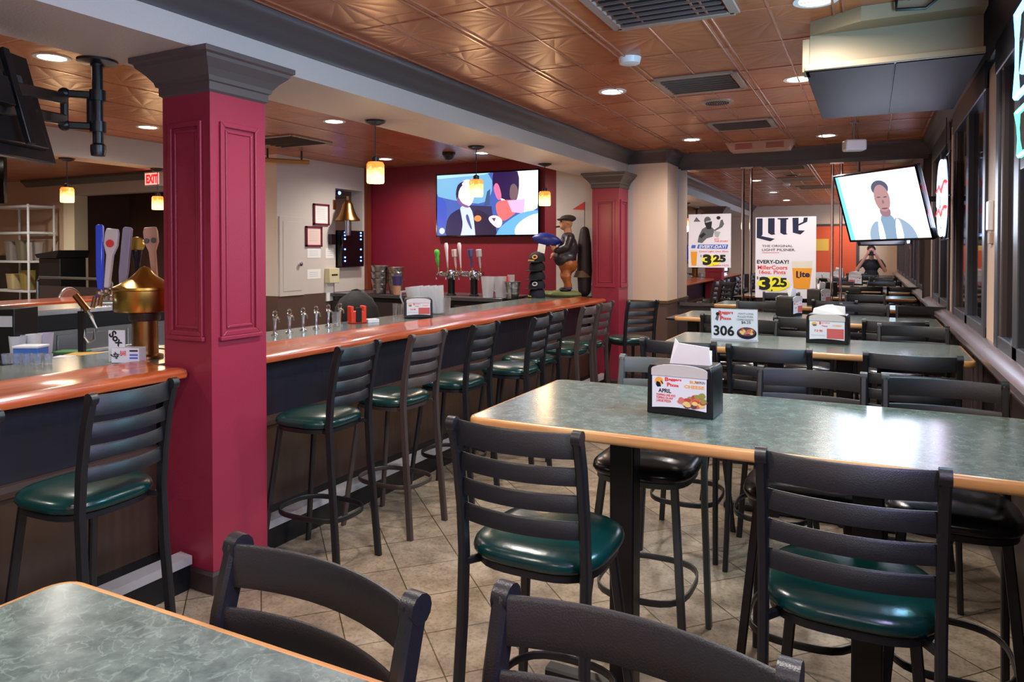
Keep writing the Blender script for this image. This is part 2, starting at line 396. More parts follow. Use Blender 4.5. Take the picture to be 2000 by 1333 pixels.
# right wall
b = MB()
WIN = [(-1.7, -.2), (.15, 1.45), (1.8, 2.95), (3.25, 4.38), (4.74, 6.5), (6.8, 8.55)]
b.box(.585, .7, -2.2, 8.89, 0, 1.09, darkwain); b.box(.58, .7, -2.2, 8.89, 2.6, CEIL, slate)
ys = [-2.2]+[v for w_ in WIN for v in w_]+[8.89]
for i in range(0, len(ys), 2): b.box(.58, .7, ys[i], ys[i+1], 1.09, 2.6, peach)
for i in range(24):
    y = -1.9+i*.45
    b.box(.577, .59, y, y+.02, .12, .98, trimdk)
struct(b.build('wall_right', flat=True))
b = MB(); b.sweep([(.58, 8.865, 0), (.58, -2.2, 0)], [(0, 1.05), (.06, 1.05), (.075, 1.062), (.092, 1.066), (.095, 1.095), (.06, 1.102), (.05, 1.112), (0, 1.12)], ledge_m)
b.sweep([(.58, 8.865, 0), (.58, -2.2, 0)], [(0, .97), (.02, .97), (.03, .99), (.018, 1.0), (.012, 1.05), (0, 1.05)], ledge_m)
struct(b.build('trim_7', ang=50))
for i, (a, c) in enumerate(WIN):
    b = MB()
    for y in (a, c-.1): b.box(.566, .64, y, y+.1, 1.115, 2.6, slate)
    for y in (a+.1, c-.16): b.box(.575, .64, y, y+.06, 1.115, 2.6, trimdk)
    m_ = (a+c)/2; b.box(.57, .64, m_-.06, m_+.06, 1.115, 2.6, slate)
    b.box(.56, .64, a, c, 2.5, 2.66, slate); b.box(.57, .64, a, c, 1.115, 1.18, slate)
    o = struct(b.build('window_%d' % (i+1), bevel=.006, flat=True))
    p = MB().box(.60, .612, a+.1, c-.1, 1.17, 2.52, pane_m).build('pane', o, flat=True)
    p['label'] = 'dark night-time glass pane'

# wall left of the red wall, parallel to the bar, with a recess
lw = MB(); X0, X1 = -6.72, -6.5
cab = mat('off white wall paint', (206, 196, 188), .5)
lw.box(X0, X1, 6.57, 7.64, 1.05, CEIL, cab); lw.box(X0, X1, 8.22, 8.36, 1.05, CEIL, cab); lw.box(X0, X1, 7.64, 8.22, 2.46, CEIL, cab)
lw.box(X0, X1, 7.64, 8.22, 1.05, 1.38, cab); lw.box(X0, X0+.02, 7.64, 8.22, 1.38, 2.46, brownwain); lw.box(X0, X1+.004, 6.57, 8.36, 0, 1.05, brownwain)
struct(lw.build('wall_bar', flat=True))
tw = MB().box(-6.5, -6.44, 8.26, 8.34, 1.05, CEIL, mat('copper brown post', (120, 52, 34), .35)); struct(tw.build('trim_8', flat=True))
# dining room walls
b = MB(); gold = mat('tan wall paint', (196, 166, 140), .6); hallm = mat('brown hallway paint', (84, 56, 44), .6)
b.box(-14, -11.56, 7.2, 7.35, 1.53, CEIL, gold); b.box(-11.56, -9.0, 7.2, 7.35, 2.5, CEIL, beige); b.box(-9.0, -6.72, 7.2, 7.35, 1.53, CEIL, peach)
b.box(-14, -11.56, 7.19, 7.35, 0, 1.53, darkwain); b.box(-9.0, -6.72, 7.19, 7.35, 0, 1.53, brownwain)
b.box(-11.7, -11.42, 7.15, 7.37, 0, 2.5, mat('cream door casing', (222, 208, 176), .5)); b.box(-11.6, -8.9, 8.2, 8.3, 0, CEIL, hallm); b.box(-9.05, -8.95, 7.35, 8.3, 0, CEIL, hallm)
b.box(-11.62, -11.56, 7.35, 8.3, 0, CEIL, hallm)
struct(b.build('wall_dining', flat=True))
struct(MB().sweep([(-12.75, 7.2, 0), (-9.4, 7.2, 0)], [(0, 2.68), (.03, 2.68), (.05, 2.7), (.1, 2.75), (.12, 2.755), (.12, 2.79), (0, 2.79)], capital_m).build('trim_9'))
struct(MB().box(-14.1, -13.9, -2.3, 7.3, 0, CEIL, gold).build('wall_left', flat=True))
b = MB(); b.box(-14, .7, -2.3, -2.2, 1.0, CEIL, peach); b.box(-14, .7, -2.3, -2.18, 0, 1.0, darkwain)
struct(b.build('wall_back', flat=True))
# door and window in the wall behind the photographer (seen in the mirror)
orange = mat('orange painted door', (226, 92, 52), .5)
b = MB(); b.box(-1.45, -.25, -2.2, -2.17, 0, 2.3, trimdk); b.box(-1.38, -.32, -2.185, -2.15, .02, 2.24, orange)
d = struct(b.build('door_1', flat=True))
MB().box(-1.34, -1.28, -2.15, -2.08, 1.0, 1.06, steel).build('door_handle', d, bevel=.005)
b = MB(); b.box(-1.35, -.95, -2.15, -2.14, 1.62, 1.92, mat('yellow notice', (240, 190, 80), .6)); b.build('notice', d, flat=True)
for i, x in enumerate((-2.35, -3.5)):
    b = MB(); b.box(x-.08, x+.08, -2.2, -2.16, 1.05, 2.2, slate)
    o = struct(b.build('window_%d' % (i+7), flat=True)); MB().box(x-.05, x+.05, -2.165, -2.155, 1.08, 2.17, mat('lit frosted glass', (230, 235, 240), .4, emit=(225, 235, 255), es=1.1)).build('pane', o, flat=True)
b = MB(); b.box(-11.4, -9.1, 6.9, 6.94, 0, .02, darkwain)

# ---------------------------------------------------------------- columns
def column(cx, cy, ang, label):
    t = thing('column', label, 'column', (cx, cy, 0), ang); h = .165
    MB().box(-h, h, -h, h, .1, 2.4, crimson).build('shaft', t, flat=True)
    MB().squarering([(.014, 0), (.014, .085), (.006, .1)], h, h, darkwain).build('base', t, flat=True)
    MB().squarering([(.0, 2.34), (.012, 2.35), (.012, 2.385), (.022, 2.39), (.028, 2.41), (.05, 2.44), (.085, 2.475), (.09, 2.49), (.105, 2.497), (.105, BEAMZ-.001)], h, h, capital_m).build('capital', t, flat=True)
    for k in range(4):
        M = Matrix.Rotation(k*math.pi/2, 4, 'Z') @ local_frame((0, -h, 0), (1, 0, 0), (0, 0, 1))
        b = MB()
        for (w_, z0, z1, dep, wd) in ((.115, 1.2, 2.21, .014, .024), (.082, 1.235, 2.175, .007, .014)):
            for s in (-1, 1): b.prism([(s*w_, z0), (s*w_, z1), (s*(w_-wd), z1-wd), (s*(w_-wd), z0+wd)][::s], 0, dep, crimson, M)
            b.prism([(-w_, z0), (w_, z0), (w_-wd, z0+wd), (-w_+wd, z0+wd)], 0, dep, crimson, M)
            b.prism([(w_, z1), (-w_, z1), (-w_+wd, z1-wd), (w_-wd, z1-wd)], 0, dep, crimson, M)
        b.prism([(-.125, 1.18), (.125, 1.18), (.125, 1.2), (-.125, 1.2)], 0, .02, crimson, M)
        b.build('panel_moulding', t, flat=True, bevel=.004)
    return t
column(-2.895, 2.515, -.0195, 'large crimson square column with dark capital in the left foreground')
column(BX(8.185)-.165, 8.185, -.0195, 'smaller-looking crimson column at the far end of the bar')

# ---------------------------------------------------------------- bar counters
def counter(y0, y1, label, extra=None):
    t = thing('bar_counter', label, 'bar counter', (BX((y0+y1)/2)-.4, (y0+y1)/2, 0)); ox, oy = t.location.x, t.location.y
    def sw(mb, prof, m, a=y0, c=y1): return mb.sweep([(BX(a)-ox, a-oy, 0), (BX(c)-ox, c-oy, 0)], prof, m)
    RL = [(-.2, 1.0), (-.15, 1.005), (-.143, 1.022), (-.15, 1.04), (-.18, 1.05), (-.24, 1.047), (-.33, 1.05), (-.42, 1.058), (-.455, 1.066), (-.48, 1.064), (-.485, 1.02)]
    b = sw(MB(), RL, barwood)
    b.build('wood_rail', t, ang=50)
    b = sw(MB(), [(-.485, 1.02), (-.485, 1.056), (-.95, 1.056), (-.96, 1.05), (-.96, 1.02)], lam)
    if extra: b.box(*[v-o for v, o in zip(extra, (ox, ox, oy, oy))], 1.02, 1.055, lam)
    b.build('counter_top', t, flat=True)
    sw(MB(), [(-.37, .62), (-.37, 1.02), (-.44, 1.02), (-.44, .62)], bead).build('upper_panel', t, flat=True)
    sw(MB(), [(-.365, .0), (-.365, .62), (-.44, .62), (-.44, .0)], beadlow).build('lower_panel', t, flat=True)
    sw(MB(), [(-.365, .6), (-.35, .605), (-.345, .63), (-.35, .655), (-.365, .66)], mat('brown rail', (66, 46, 42), .35)).build('moulding', t, flat=True)
    sw(MB(), [(-.14, 0), (-.14, .135), (-.365, .135), (-.365, 0)], black_p).build('kick_base', t, flat=True)
    sw(MB(), [(-.12, .125), (-.12, .165), (-.2, .17), (-.2, .135), (-.14, .135)], mat('worn metal foot rail', (196, 190, 196), .35, metal=.5)).build('foot_rail', t, flat=True)
    sw(MB(), [(-.86, 0), (-.86, 1.02), (-.92, 1.02), (-.92, 0)], black_p).build('back_panel', t, flat=True)
    return t
counter(-1.2, 2.325, 'near section of the bar left of the big crimson column', (-3.69, -3.08, 2.325, 2.69))
counter(2.705, 7.99, 'long bar counter with glossy red oak edge running between the crimson columns', (-3.56, -3.02, 7.99, 8.35))

bc = thing('back_counter', 'dark back counter along the deep red wall below the television', 'counter', (-5, 7.95, 0))
MB().box(-1.45, 1.1, -.4, .4, .08, 1.0, black_p).build('cabinet', bc, flat=True)
MB().box(-1.48, 1.12, -.45, .405, 1.0, 1.045, mat('dark stone top', (78, 76, 78), .25)).build('counter_top', bc, bevel=.005)
for x in (-1.2, -.55, .1, .72):
    dd = MB().box(x-.28, x+.28, -.415, -.4, .14, .94, darkwain).build('door', bc, bevel=.004)
    MB().box(x+.2, x+.22, -.44, -.415, .6, .75, steel).build('handle', dd)
ub = thing('underbar_shelf', 'low steel underbar bench behind the bar counter', 'shelf', (-4.05, 4.7, 0))
MB().box(-.33, .3, -1.5, 2.4, .80, .84, steel).build('shelf_top', ub, bevel=.004)
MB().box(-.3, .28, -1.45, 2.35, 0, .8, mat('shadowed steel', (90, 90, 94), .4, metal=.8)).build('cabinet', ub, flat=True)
# ---------------------------------------------------------------- ceiling fixtures
def downlight(x, y, z, label, W=LAMP_W, r=.075, g='recessed ceiling lights'):
    t = thing('recessed_light', label, 'ceiling light', (x, y, z), 0, g)
    MB().lathe([(r, -.001), (r+.004, -.006), (r+.028, -.006), (r+.03, 0)], white_p, cap=False, n=28).build('trim_ring', t)
    MB().lathe([(r, -.003), (r, -.001)], lamp_on, n=28).build('lens', t, flat=True)
    spot('lamp', (x, y, z-.03), W); return t
nm = {(-1.73, 5.13): 'round recessed light in the aisle ceiling left of the big vent', (-1.71, 7.7): 'round recessed light near the far dark crown, above the white pillar',
      (-.41, 8.05): 'round recessed light beside the hanging speaker at the far end', (-.45, 5.33): 'small recessed light at the left edge of the beige duct',
      (-.24, 3.7): 'recessed light cut by the top of the picture beside the duct', (-1.75, 2.5): 'recessed aisle light above the nearest bar stools', (-1.75, 0): 'recessed aisle light over the nearest table',
      (-.4, 1.1): 'recessed light over the photographer near the windows', (-4.5, 2.69): 'recessed light behind the black television bracket at upper left', (-4.4, 5.16): 'recessed light over the bar nearest the big crimson column',
      (-4.2, 7.6): 'recessed light above the wall television', (-5.6, 7.55): 'recessed light over the bar beyond the first pendant', (-6.2, 4.6): 'recessed light deep over the bar well', (-4.5, .2): 'recessed light over the near bar well', (-.5, -1.5): 'recessed light added behind the photographer to brighten the orange door'}  # last entry is an extra lamp, added to brighten the orange door
for (x, y), lb in nm.items(): downlight(x, y, CEIL, lb)
for x, y in ((-8.6, 2.2), (-8.6, 5.2), (-11.6, 3.5), (-11.2, 5.8), (-7.9, 6.6)): downlight(x, y, CEIL, 'recessed light in the dining room ceiling beyond the bar', 60)

def pendant(x, y, ztop, label, drop=.285):
    t = thing('pendant_lamp', label, 'pendant lamp', (x, y, ztop), 0, 'amber pendant lamps')
    MB().lathe([(.001, -.03), (.03, -.03), (.07, -.012), (.075, -.001)], black_p, n=20).build('canopy', t)
    MB().tube([(0, 0, -.03), (0, 0, -drop+.02)], .004, black_p, 6).build('rod', t)
    MB().lathe([(.012, -drop), (.026, -drop), (.026, -drop+.03), (.01, -drop+.04)], black_p, n=14).build('socket', t)
    s = MB().lathe([(.058, 0), (.062, .01), (.062, .13), (.052, .148), (.02, .15)], shadem, n=24, cap=False).build('shade', t); s.location = (0, 0, -drop-.15)
    s['label'] = 'glowing amber mosaic glass shade'
    point('bulb', (x, y, ztop-drop-.2), 3, (1, .72, .4), .06)
for (px_, py_), lb in {(733, 236): 'amber mosaic pendant lamp nearest the camera, over the bar', (930, 286): 'amber pendant lamp hanging in front of the wall television', (1064, 320): 'farthest bar pendant lamp, right beside the wall television edge'}.items():
    p = at(px_, py_, Z=BEAMZ); pendant(p.x, p.y, BEAMZ, lb, .29)
pendant(-7.17, 4.42, 2.53, 'amber pendant lamp far left above the opposite counter', .29)
pendant(-7.15, 5.42, 2.53, 'amber pendant lamp just left of the big crimson column', .31)

t = thing('smoke_detector', 'round white smoke detector on the copper ceiling', 'smoke detector', (-1.335, 4.29, CEIL))
MB().lathe([(.05, -.04), (.062, -.036), (.068, -.012), (.07, 0)], white_p, n=24).build('body', t)
# vents
ventm = mat('vent enamel', (150, 128, 118), .4); ventd = mat('vent shade black', (22, 18, 20), .7)  # near-black paints the shade inside vents and speaker holes
def vent(x0, x1, y0, y1, label):
    t = thing('ceiling_vent', label, 'vent', ((x0+x1)/2, (y0+y1)/2, CEIL)); w_, d_ = (x1-x0)/2, (y1-y0)/2
    MB().box(-w_+.04, w_-.04, -d_+.04, d_-.04, -.004, -.001, ventd).build('shade_sheet', t, flat=True)  # flat near-black sheet, paints the shade behind the louvres
    b = MB()
    for s in (-1, 1): b.box(s*w_-.025, s*w_+.025, -d_, d_, -.016, 0, ventm); b.box(-w_, w_, s*d_-.025, s*d_+.025, -.016, 0, ventm)
    b.build('frame', t, bevel=.004)
    for k in range(7):
        y = -d_+.06+k*(2*d_-.12)/6
        MB().sweep([(-w_+.03, y, -.012), (w_-.03, y, -.012)], [(-.002, -.012), (.002, -.012), (-.02, .012), (-.024, .012)], ventm).build('louvre', t, flat=True)
    return t
vent(-1.35, -.82, 4.9, 5.4, 'square louvred vent in the middle of the aisle ceiling')
vent(-1.35, -.82, 6.75, 7.2, 'farther louvred ceiling vent before the far crown')
p = at(1290, 5, Z=CEIL); vent(p.x-.3, p.x+.3, p.y-.28, p.y+.28, 'louvred ceiling vent at the top edge of the picture')
p = at(720, 262, Z=CEIL); vent(-4.1, -3.6, 5.6, 6.1, 'dark ceiling vent over the bar between the pendants')
p = at(560, 275, Z=CEIL); vent(p.x-.35, p.x+.35, p.y-.3, p.y+.3, 'dark ceiling vent over the bar just right of the crimson column')
t = thing('ceiling_speaker', 'round perforated ceiling speaker just past the big vent', 'speaker', (-1.1, 5.85, CEIL))
MB().lathe([(.001, -.014), (.09, -.013), (.12, -.008), (.125, 0)], ventm, n=28).build('bezel', t)
b = MB()
for k in range(1, 6):
    for q in range(6*k):
        a = 2*math.pi*q/(6*k); b.lathe([(.005, -.0165), (.005, -.0125)], ventd, (k*.017*math.cos(a), k*.017*math.sin(a), 0), 6)
o = b.build('grille', t, flat=True)
t = thing('grille_box', 'low box with two red grilles hanging at the far ceiling crown', 'box', (-1.08, 8.2, CEIL))
MB().prism([(-.36, 0), (.36, 0), (.3, -.1), (-.3, -.1)], -.1, .1, mat('box tan', (186, 140, 116), .4), Matrix.Rotation(math.pi/2, 4, 'X')).build('body', t, bevel=.004)
for x in (-.16, .16):
    b = MB()
    for k in range(4): b.box(x-.09, x+.09, -.104, -.1, -.08+k*.016, -.072+k*.016, mat('red slot', (150, 40, 34), .5))
    b.build('grille', t, flat=True)
t = thing('security_camera', 'small dark dome camera above the wall television', 'camera', (-4.55, 7.4, CEIL))
MB().lathe([(.001, -.1), (.04, -.09), (.062, -.055), (.065, -.04), (.08, -.03), (.08, 0)], black_p, n=20).build('dome', t)
t = thing('security_camera', 'small dark dome camera left of the crimson column below the bar ceiling', 'camera', at(293, 282, X=-7.02))
t.location.z = 2.53; t.location.x = -7.15; t.location.y = 5.85
MB().lathe([(.001, -.1), (.05, -.09), (.07, -.055), (.075, -.03), (.09, -.02), (.09, 0)], black_p, n=20).build('dome', t)
# hanging speaker at the far end
t = thing('hanging_speaker', 'small white speaker hanging from the ceiling left of the right-hand television', 'speaker', (-.14, 7.3, CEIL))
MB().tube([(0, 0, 0), (0, 0, -.16)], .012, steel, 8).build('stem', t); MB().lathe([(.04, 0), (.04, -.015)], steel, n=16).build('mount_plate', t)
b = MB().box(-.09, .09, -.07, .07, -.27, -.17, white_p, Matrix.Rotation(.3, 4, 'Z')); b.build('cabinet', t, bevel=.015)
# duct
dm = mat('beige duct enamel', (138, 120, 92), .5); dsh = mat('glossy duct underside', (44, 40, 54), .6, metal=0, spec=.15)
t = thing('air_duct', 'big beige boxed air duct under the ceiling beside the windows', 'duct', (0, 4.75, 2.53))
MB().box(-.29, .47, -.71, .72, .012, .262, dm).build('casing', t, flat=True)
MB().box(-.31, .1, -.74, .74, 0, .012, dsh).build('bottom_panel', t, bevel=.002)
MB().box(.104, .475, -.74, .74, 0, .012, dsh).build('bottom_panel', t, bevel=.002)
MB().box(-.31, .475, -.76, -.712, .0, .03, dm).build('lower_lip', t, bevel=.003); MB().box(-.325, -.29, -.73, -.6, .0, .17, dm).build('end_flange', t, bevel=.003)
MB().prism([(-.29, -.71), (-.05, -.86), (.47, -.86), (.47, -.71)], .19, .262, dm).build('upper_transition', t, flat=True)
MB().tube([(.1, -.9, .262), (.1, -.9, .21), (.22, -.9, .2), (.3, -.9, .262)], .008, black_p, 6).build('conduit', t)

# ---------------------------------------------------------------- stools
def make_stool(name, label, hw, fm, sm, rseat):
    t = thing(name, label, 'bar stool')
    # rear posts (back is at -Y)
    for s in (-1, 1):
        path = [(s*(hw+.012), -.245, 0), (s*(hw+.006), -.225, .25), (s*hw, -.2, .55), (s*hw, -.19, .74), (s*hw, -.2, .88), (s*hw, -.225, 1.03), (s*hw, -.25, 1.12)]
        b = MB().bar(path, .024, .038, fm, up=Vector((0, 1, 0)))
        b.tube([(s*hw-.0125, -.252, 1.122), (s*hw+.0125, -.252, 1.122)], .021, fm, 12)
        b.build('back_post', t, ang=40)
        MB().bar([(s*(hw+.02), .23, 0), (s*rseat*.74, .14, .71)], .03, .022, fm, up=Vector((0, 1, 0))).build('leg', t, ang=40)
        MB().bar([(s*hw, -.192, .712), (s*rseat*.72, -.12, .712), (s*rseat*.6, .0, .712)], .016, .022, fm).build('seat_bracket', t, ang=40)
    for z0, z1, yb in ((1.065, 1.132, -.236), (.99, 1.038, -.218), (.915, .962, -.205), (.84, .888, -.194)):
        n = 10; path = []
        for i in range(n+1):
            a = -1+2*i/n; path.append((a*hw, yb-.038*(1-a*a), (z0+z1)/2))
        h = (z1-z0)/2
        MB().sweep(path, [(-.006, -h), (.006, -h), (.006, h-.005), (.002, h), (-.002, h), (-.006, h-.005)], fm, up=Vector((0, 0, 1))).build('back_slat', t, ang=50)
    n = 40
    sq = 3.2
    b = MB().lathe([(rseat*.9, .70), (rseat*.985, .702), (rseat*.985, .722), (rseat*.9, .724)], fm, n=n, sq=sq); b.build('seat_frame', t)
    cush = MB().lathe([(rseat*.95, .724), (rseat*1.03, .728), (rseat*1.07, .742), (rseat*1.05, .758), (rseat*.96, .772), (rseat*.75, .781), (rseat*.4, .784), (.001, .785)], sm, n=n, sq=sq).build('seat', t, ang=80)
    pr = []
    for i in range(36):
        a = 2*math.pi*i/36; ct, st = math.cos(a), math.sin(a); g = (abs(ct)**3+abs(st)**3)**(-1/3)
        pr.append(((hw-.002)*g*ct, -.01+.208*g*st, .27))
    MB().bar(pr, .009, .026, fm, closed=True).build('foot_ring', t, ang=50)
    return t
protos = {}
def proto(kind):
    if kind not in protos:
        fm = {'c': frame_m, 'b': frame_b, 'g': frame_g, 'k': frame_m, 't': frame_m, 'u': frame_b}[kind]
        sm = black_v if kind in 'kg' else green_v
        bar = kind in 'tu'
        protos[kind] = make_stool('bar_stool', 'x', .158 if bar else .186, fm, sm, .178 if bar else .192)
        ALLKIDS[protos[kind].name] = kids(protos[kind])
        return protos[kind]
    return copy_tree(protos[kind])
def stool(kind, x, y, rz, label, group):
    t = proto(kind); t.location = (x, y, 0); t.rotation_euler = (0, 0, rz); tag(t, label, 'bar stool', group); return t
R = math.radians
GB = 'ladder-back stools along the bar'
# stools at the bar face -X: rz = +90 deg turns local +Y to -X.  back line at x
for kind, x, y, a, lb in (('t', -2.26, 1.02, 90, 'bar stool mostly cut off by the left edge of the picture'),
    ('t', -2.26, 1.6, 93, 'dark green bar stool left of the big crimson column'),
    ('t', -2.30, 2.86, 92, 'first bar stool right of the big crimson column, dark green seat'),
    ('u', -2.26, 3.45, 88, 'bronze-framed bar stool, second from the big crimson column'),
    ('t', -2.22, 4.05, 90, 'charcoal bar stool, third from the big crimson column'),
    ('t', -2.1, 4.66, 93, 'charcoal bar stool, fourth from the big crimson column'),
    ('t', -2.18, 5.14, 90, 'charcoal bar stool, fifth from the big crimson column'),
    ('u', -2.14, 5.77, 88, 'bronze-framed bar stool, third from the far end of the bar'),
    ('u', -2.16, 6.24, 90, 'bar stool second from the far crimson column'),
    ('t', -2.1, 6.75, 48, 'last bar stool, turned, right beside the far crimson column')):
    stool(kind, x-.245 if a != 48 else x, y, R(a), lb, GB)
GT = 'ladder-back stools around the high tables'
N, Fr = 0, 180     # N: back towards the camera (faces +Y); Fr: back away from camera
def st(kind, xb, yb, a, lb):
    d = .248 if a < 90 or a > 270 else -.248
    stool(kind, xb, yb+d, R(a), lb, GT)
st('c', -.85, 1.707, N, 'foreground stool with brownish shine on its green seat, at the left of the big table')
st('c', -.04, 1.763, N, 'foreground stool seen from behind at the right side of the big table')
st('k', -.755, .812, Fr-6, 'stool back rising behind the corner of the nearest table, bottom left')
st('k', -.28, .86, Fr-4, 'stool back cut by the bottom edge of the picture, centre')
st('g', -.80, 3.08, Fr, 'stool with highlights painted grey across the big table, behind the napkin dispenser')
st('k', -.205, 3.02, Fr, 'stool across the big table, back just right of the napkin dispenser')
st('k', .24, 3.02, Fr, 'stool across the big table nearest the windows')
st('k', -.895, 3.72, N, 'stool at the left front of the second table, beside the 306 sign')
st('k', -.44, 3.66, N, 'stool at the middle front of the second table, below the 306 sign')
st('k', .17, 3.69, N, 'stool at the front right of the second table near the windows')
st('k', -.75, 5.12, Fr, 'stool on the far side of the second table, left end')
st('k', .24, 5.12, Fr, 'stool on the far side of the second table near the windows')
st('k', -.93, 5.4, N, 'stool at the left front of the third table, behind the 306 sign')
st('k', -.42, 5.42, N, 'stool at the middle front of the third table, beside the clipped napkin box')
st('k', .15, 5.42, N, 'stool at the right front of the third table')
st('k', -.93, 7.0, Fr, 'stool on the far side of the third table, in front of the large poster')
st('k', -.045, 7.0, Fr, 'stool on the far side of the third table, below the right-hand television')
st('k', .395, 7.0, Fr, 'stool on the far side of the third table, touching the windows')
st('k', -.3, 7.42, N, 'stool at the front of the last table')
st('k', -.9, 8.62, Fr, 'stool against the mirror behind the last table, left')
st('k', -.05, 8.62, Fr, 'stool against the mirror behind the last table, right')

# ---------------------------------------------------------------- tables
def table(x0, x1, y0, y1, label, bases):
    t = thing('high_table', label, 'high table', ((x0+x1)/2, (y0+y1)/2, 0), 0, 'high tables in a row'); a, c = (x1-x0)/2, (y1-y0)/2
    def rr(w_, h_, r, n=5):
        out = []
        for sx, sy, a0 in ((1, 1, 0), (-1, 1, 90), (-1, -1, 180), (1, -1, 270)):
            for i in range(n+1):
                q = R(a0+90*i/n); out.append((sx*(w_-r)+r*math.cos(q), sy*(h_-r)+r*math.sin(q)))
        return out
    MB().prism(rr(a-.012, c-.012, .03), 1.017, 1.048, lam).build('table_top', t, flat=True)
    path = [(p[0], p[1], 1.03) for p in rr(a-.007, c-.007, .035)]
    MB().sweep(path, [(-.007, -.018), (.004, -.017), (.009, -.009), (.009, .009), (.005, .0165), (-.007, .0175)], oak, closed=True).build('wood_edge', t, ang=60)
    for bx in bases:
        MB().box(bx-.044, bx+.044, -.044, .044, .02, 1.0, black_p).build('pedestal', t, bevel=.006)
        b = MB(); b.bar([(bx-.3, 0, .02), (bx+.3, 0, .02)], .06, .035, black_p); b.bar([(bx, -.06, .02), (bx, .06, .02)], .06, .035, black_p); b.build('cross_foot', t, flat=True)
        MB().box(bx-.2, bx+.2, -.2, .2, 1.0, 1.017, black_p).build('mounting_plate', t, flat=True)
    return t
table(-1.215, .47, -.02, .744, 'nearest high table, its green marbled top filling the bottom left corner', (-.75, .2))
table(-1.205, .475, 2.068, 2.865, 'big green marbled high table across the middle right foreground', (-.415, .365))
table(-1.135, .48, 4.24, 4.95, 'second high table with the 306 sign and a napkin dispenser', (-.18, .2))
table(-1.49, .485, 6.05, 6.78, 'third high table with two napkin dispensers turned sideways', (-.9, .1))
table(-1.47, .485, 7.67, 8.3, 'last high table in front of the mirrored wall', (-.9, .1))
# ---------------------------------------------------------------- televisions
SCR = {}
def scr(rgb, es=1.25):
    return mat('screen light %d %d %d' % rgb, (8, 8, 10), .25, emit=rgb, es=es*.44)
def tv_body(t, M, w_, h_):
    b = MB(); b.box(-w_/2, w_/2, -h_/2, h_/2, -.045, -.004, black_p, M); b.box(-w_*.3, w_*.3, -h_*.35, h_*.3, -.07, -.045, black_p, M); b.build('body', t, bevel=.004)
    b = MB(); e = .012
    for a in ((-w_/2, w_/2, -h_/2, -h_/2+e*1.4), (-w_/2, w_/2, h_/2-e, h_/2), (-w_/2, -w_/2+e, -h_/2, h_/2), (w_/2-e, w_/2, -h_/2, h_/2)): b.box(*a, -.004, .003, black_g, M)
    b.build('bezel', t, flat=True)
# wall television: picture of two men talking
t = thing('television', 'large television on the deep red wall showing a man in a suit', 'television', (-4.53, 8.318, 2.225))
M = local_frame((0, -.03, 0), (1, 0, 0), (0, 0, 1)); tv_body(t, M, 1.54, .85)
W_, H_ = 1.51, .815
def T1(pts):   # picture coordinates from the left/bottom, 0..1615 by 0..1000
    return [((a/1615-.5)*W_, (b/1000-.5)*H_) for a, b in pts]
b = MB(); L = [0]
def poly(pts, rgb, es=1.25):
    L[0] += 1; flat(b, T1([(min(max(a, 0), 1615), min(max(c, 0), 1000)) for a, c in (cut([(a_ if 0 < a_ < 1615 else a_*1.2-160, c_ if 0 < c_ < 1000 else c_*1.2-100) for a_, c_ in pts]) if 4 < len(pts) < 15 else pts)]), L[0]*.00012, scr(rgb, es), M)
poly([(0, 0), (1615, 0), (1615, 1000), (0, 1000)], (70, 96, 176))
poly([(330, 560), (900, 480), (920, 1000), (0, 1000), (0, 700)], (120, 176, 214))
poly([(0, 640), (170, 640), (160, 150), (30, 130), (0, 300)], (62, 84, 190)); poly([(0, 1000), (0, 930), (420, 960), (880, 970), (880, 1000)], (170, 214, 232))
poly([(420, 500), (900, 460), (960, 0), (440, 0)], (54, 48, 84)); poly([(830, 700), (880, 740), (870, 480), (780, 470)], (64, 84, 130))
poly([(130, 0), (160, 300), (360, 440), (430, 420), (520, 0)], (34, 28, 78)); poly([(590, 440), (800, 370), (960, 200), (1000, 0), (600, 0)], (46, 34, 62))
poly([(380, 490), (590, 480), (640, 20), (640, 0), (370, 0), (440, 160), (410, 330)], (196, 206, 250), 1.4)
poly([(480, 330), (520, 350), (560, 200), (590, 100), (570, 90), (500, 230)], (70, 78, 150))
poly(blob(450, 680, 130, 200), (38, 28, 66)); poly(blob(490, 650, 130, 190), (250, 222, 240), 1.5); poly([(330, 600), (350, 520), (500, 440), (560, 470), (420, 520), (360, 640)], (130, 90, 140)); poly(blob(510, 850, 90, 60), (245, 235, 240), 1.4)
poly([(330, 830), (480, 900), (420, 850), (360, 770), (330, 620)], (36, 26, 60))
poly([(1100, 420), (900, 900), (960, 1000), (1615, 1000), (1615, 600), (1500, 300)], (250, 246, 255), 1.7)
poly([(910, 880), (940, 1000), (1330, 1000), (1330, 560), (1190, 480), (1120, 560), (1000, 600), (930, 760)], (44, 24, 72))
poly([(1190, 780), (1260, 820), (1330, 700), (1290, 540), (1180, 560)], (120, 90, 100))
poly([(960, 520), (1100, 560), (1350, 540), (1330, 380), (1120, 220), (1060, 230), (980, 340)], (226, 110, 110), 1.3); poly([(1150, 540), (1420, 560), (1400, 330), (1220, 360)], (255, 170, 220), 1.5)
poly([(930, 740), (955, 830), (1010, 820), (1060, 640), (1050, 560), (990, 560)], (255, 110, 150), 1.4)
poly([(950, 0), (1000, 90), (1180, 240), (1400, 370), (1615, 380), (1615, 0)], (110, 176, 226), 1.3); poly([(1300, 0), (1240, 120), (1500, 320), (1615, 340), (1615, 0)], (214, 240, 255), 1.7)
poly([(820, 270), (950, 330), (1080, 250), (1060, 130), (980, 100)], (240, 210, 240), 1.4); poly([(900, 270), (970, 270), (945, 215)], (90, 60, 100))
poly(blob(680, 270, 60, 50), (235, 140, 80)); poly(blob(85, 75, 45, 50), (220, 250, 255), 1.5)
b.build('screen', t, flat=True)['label'] = 'lit screen with the picture of two men'
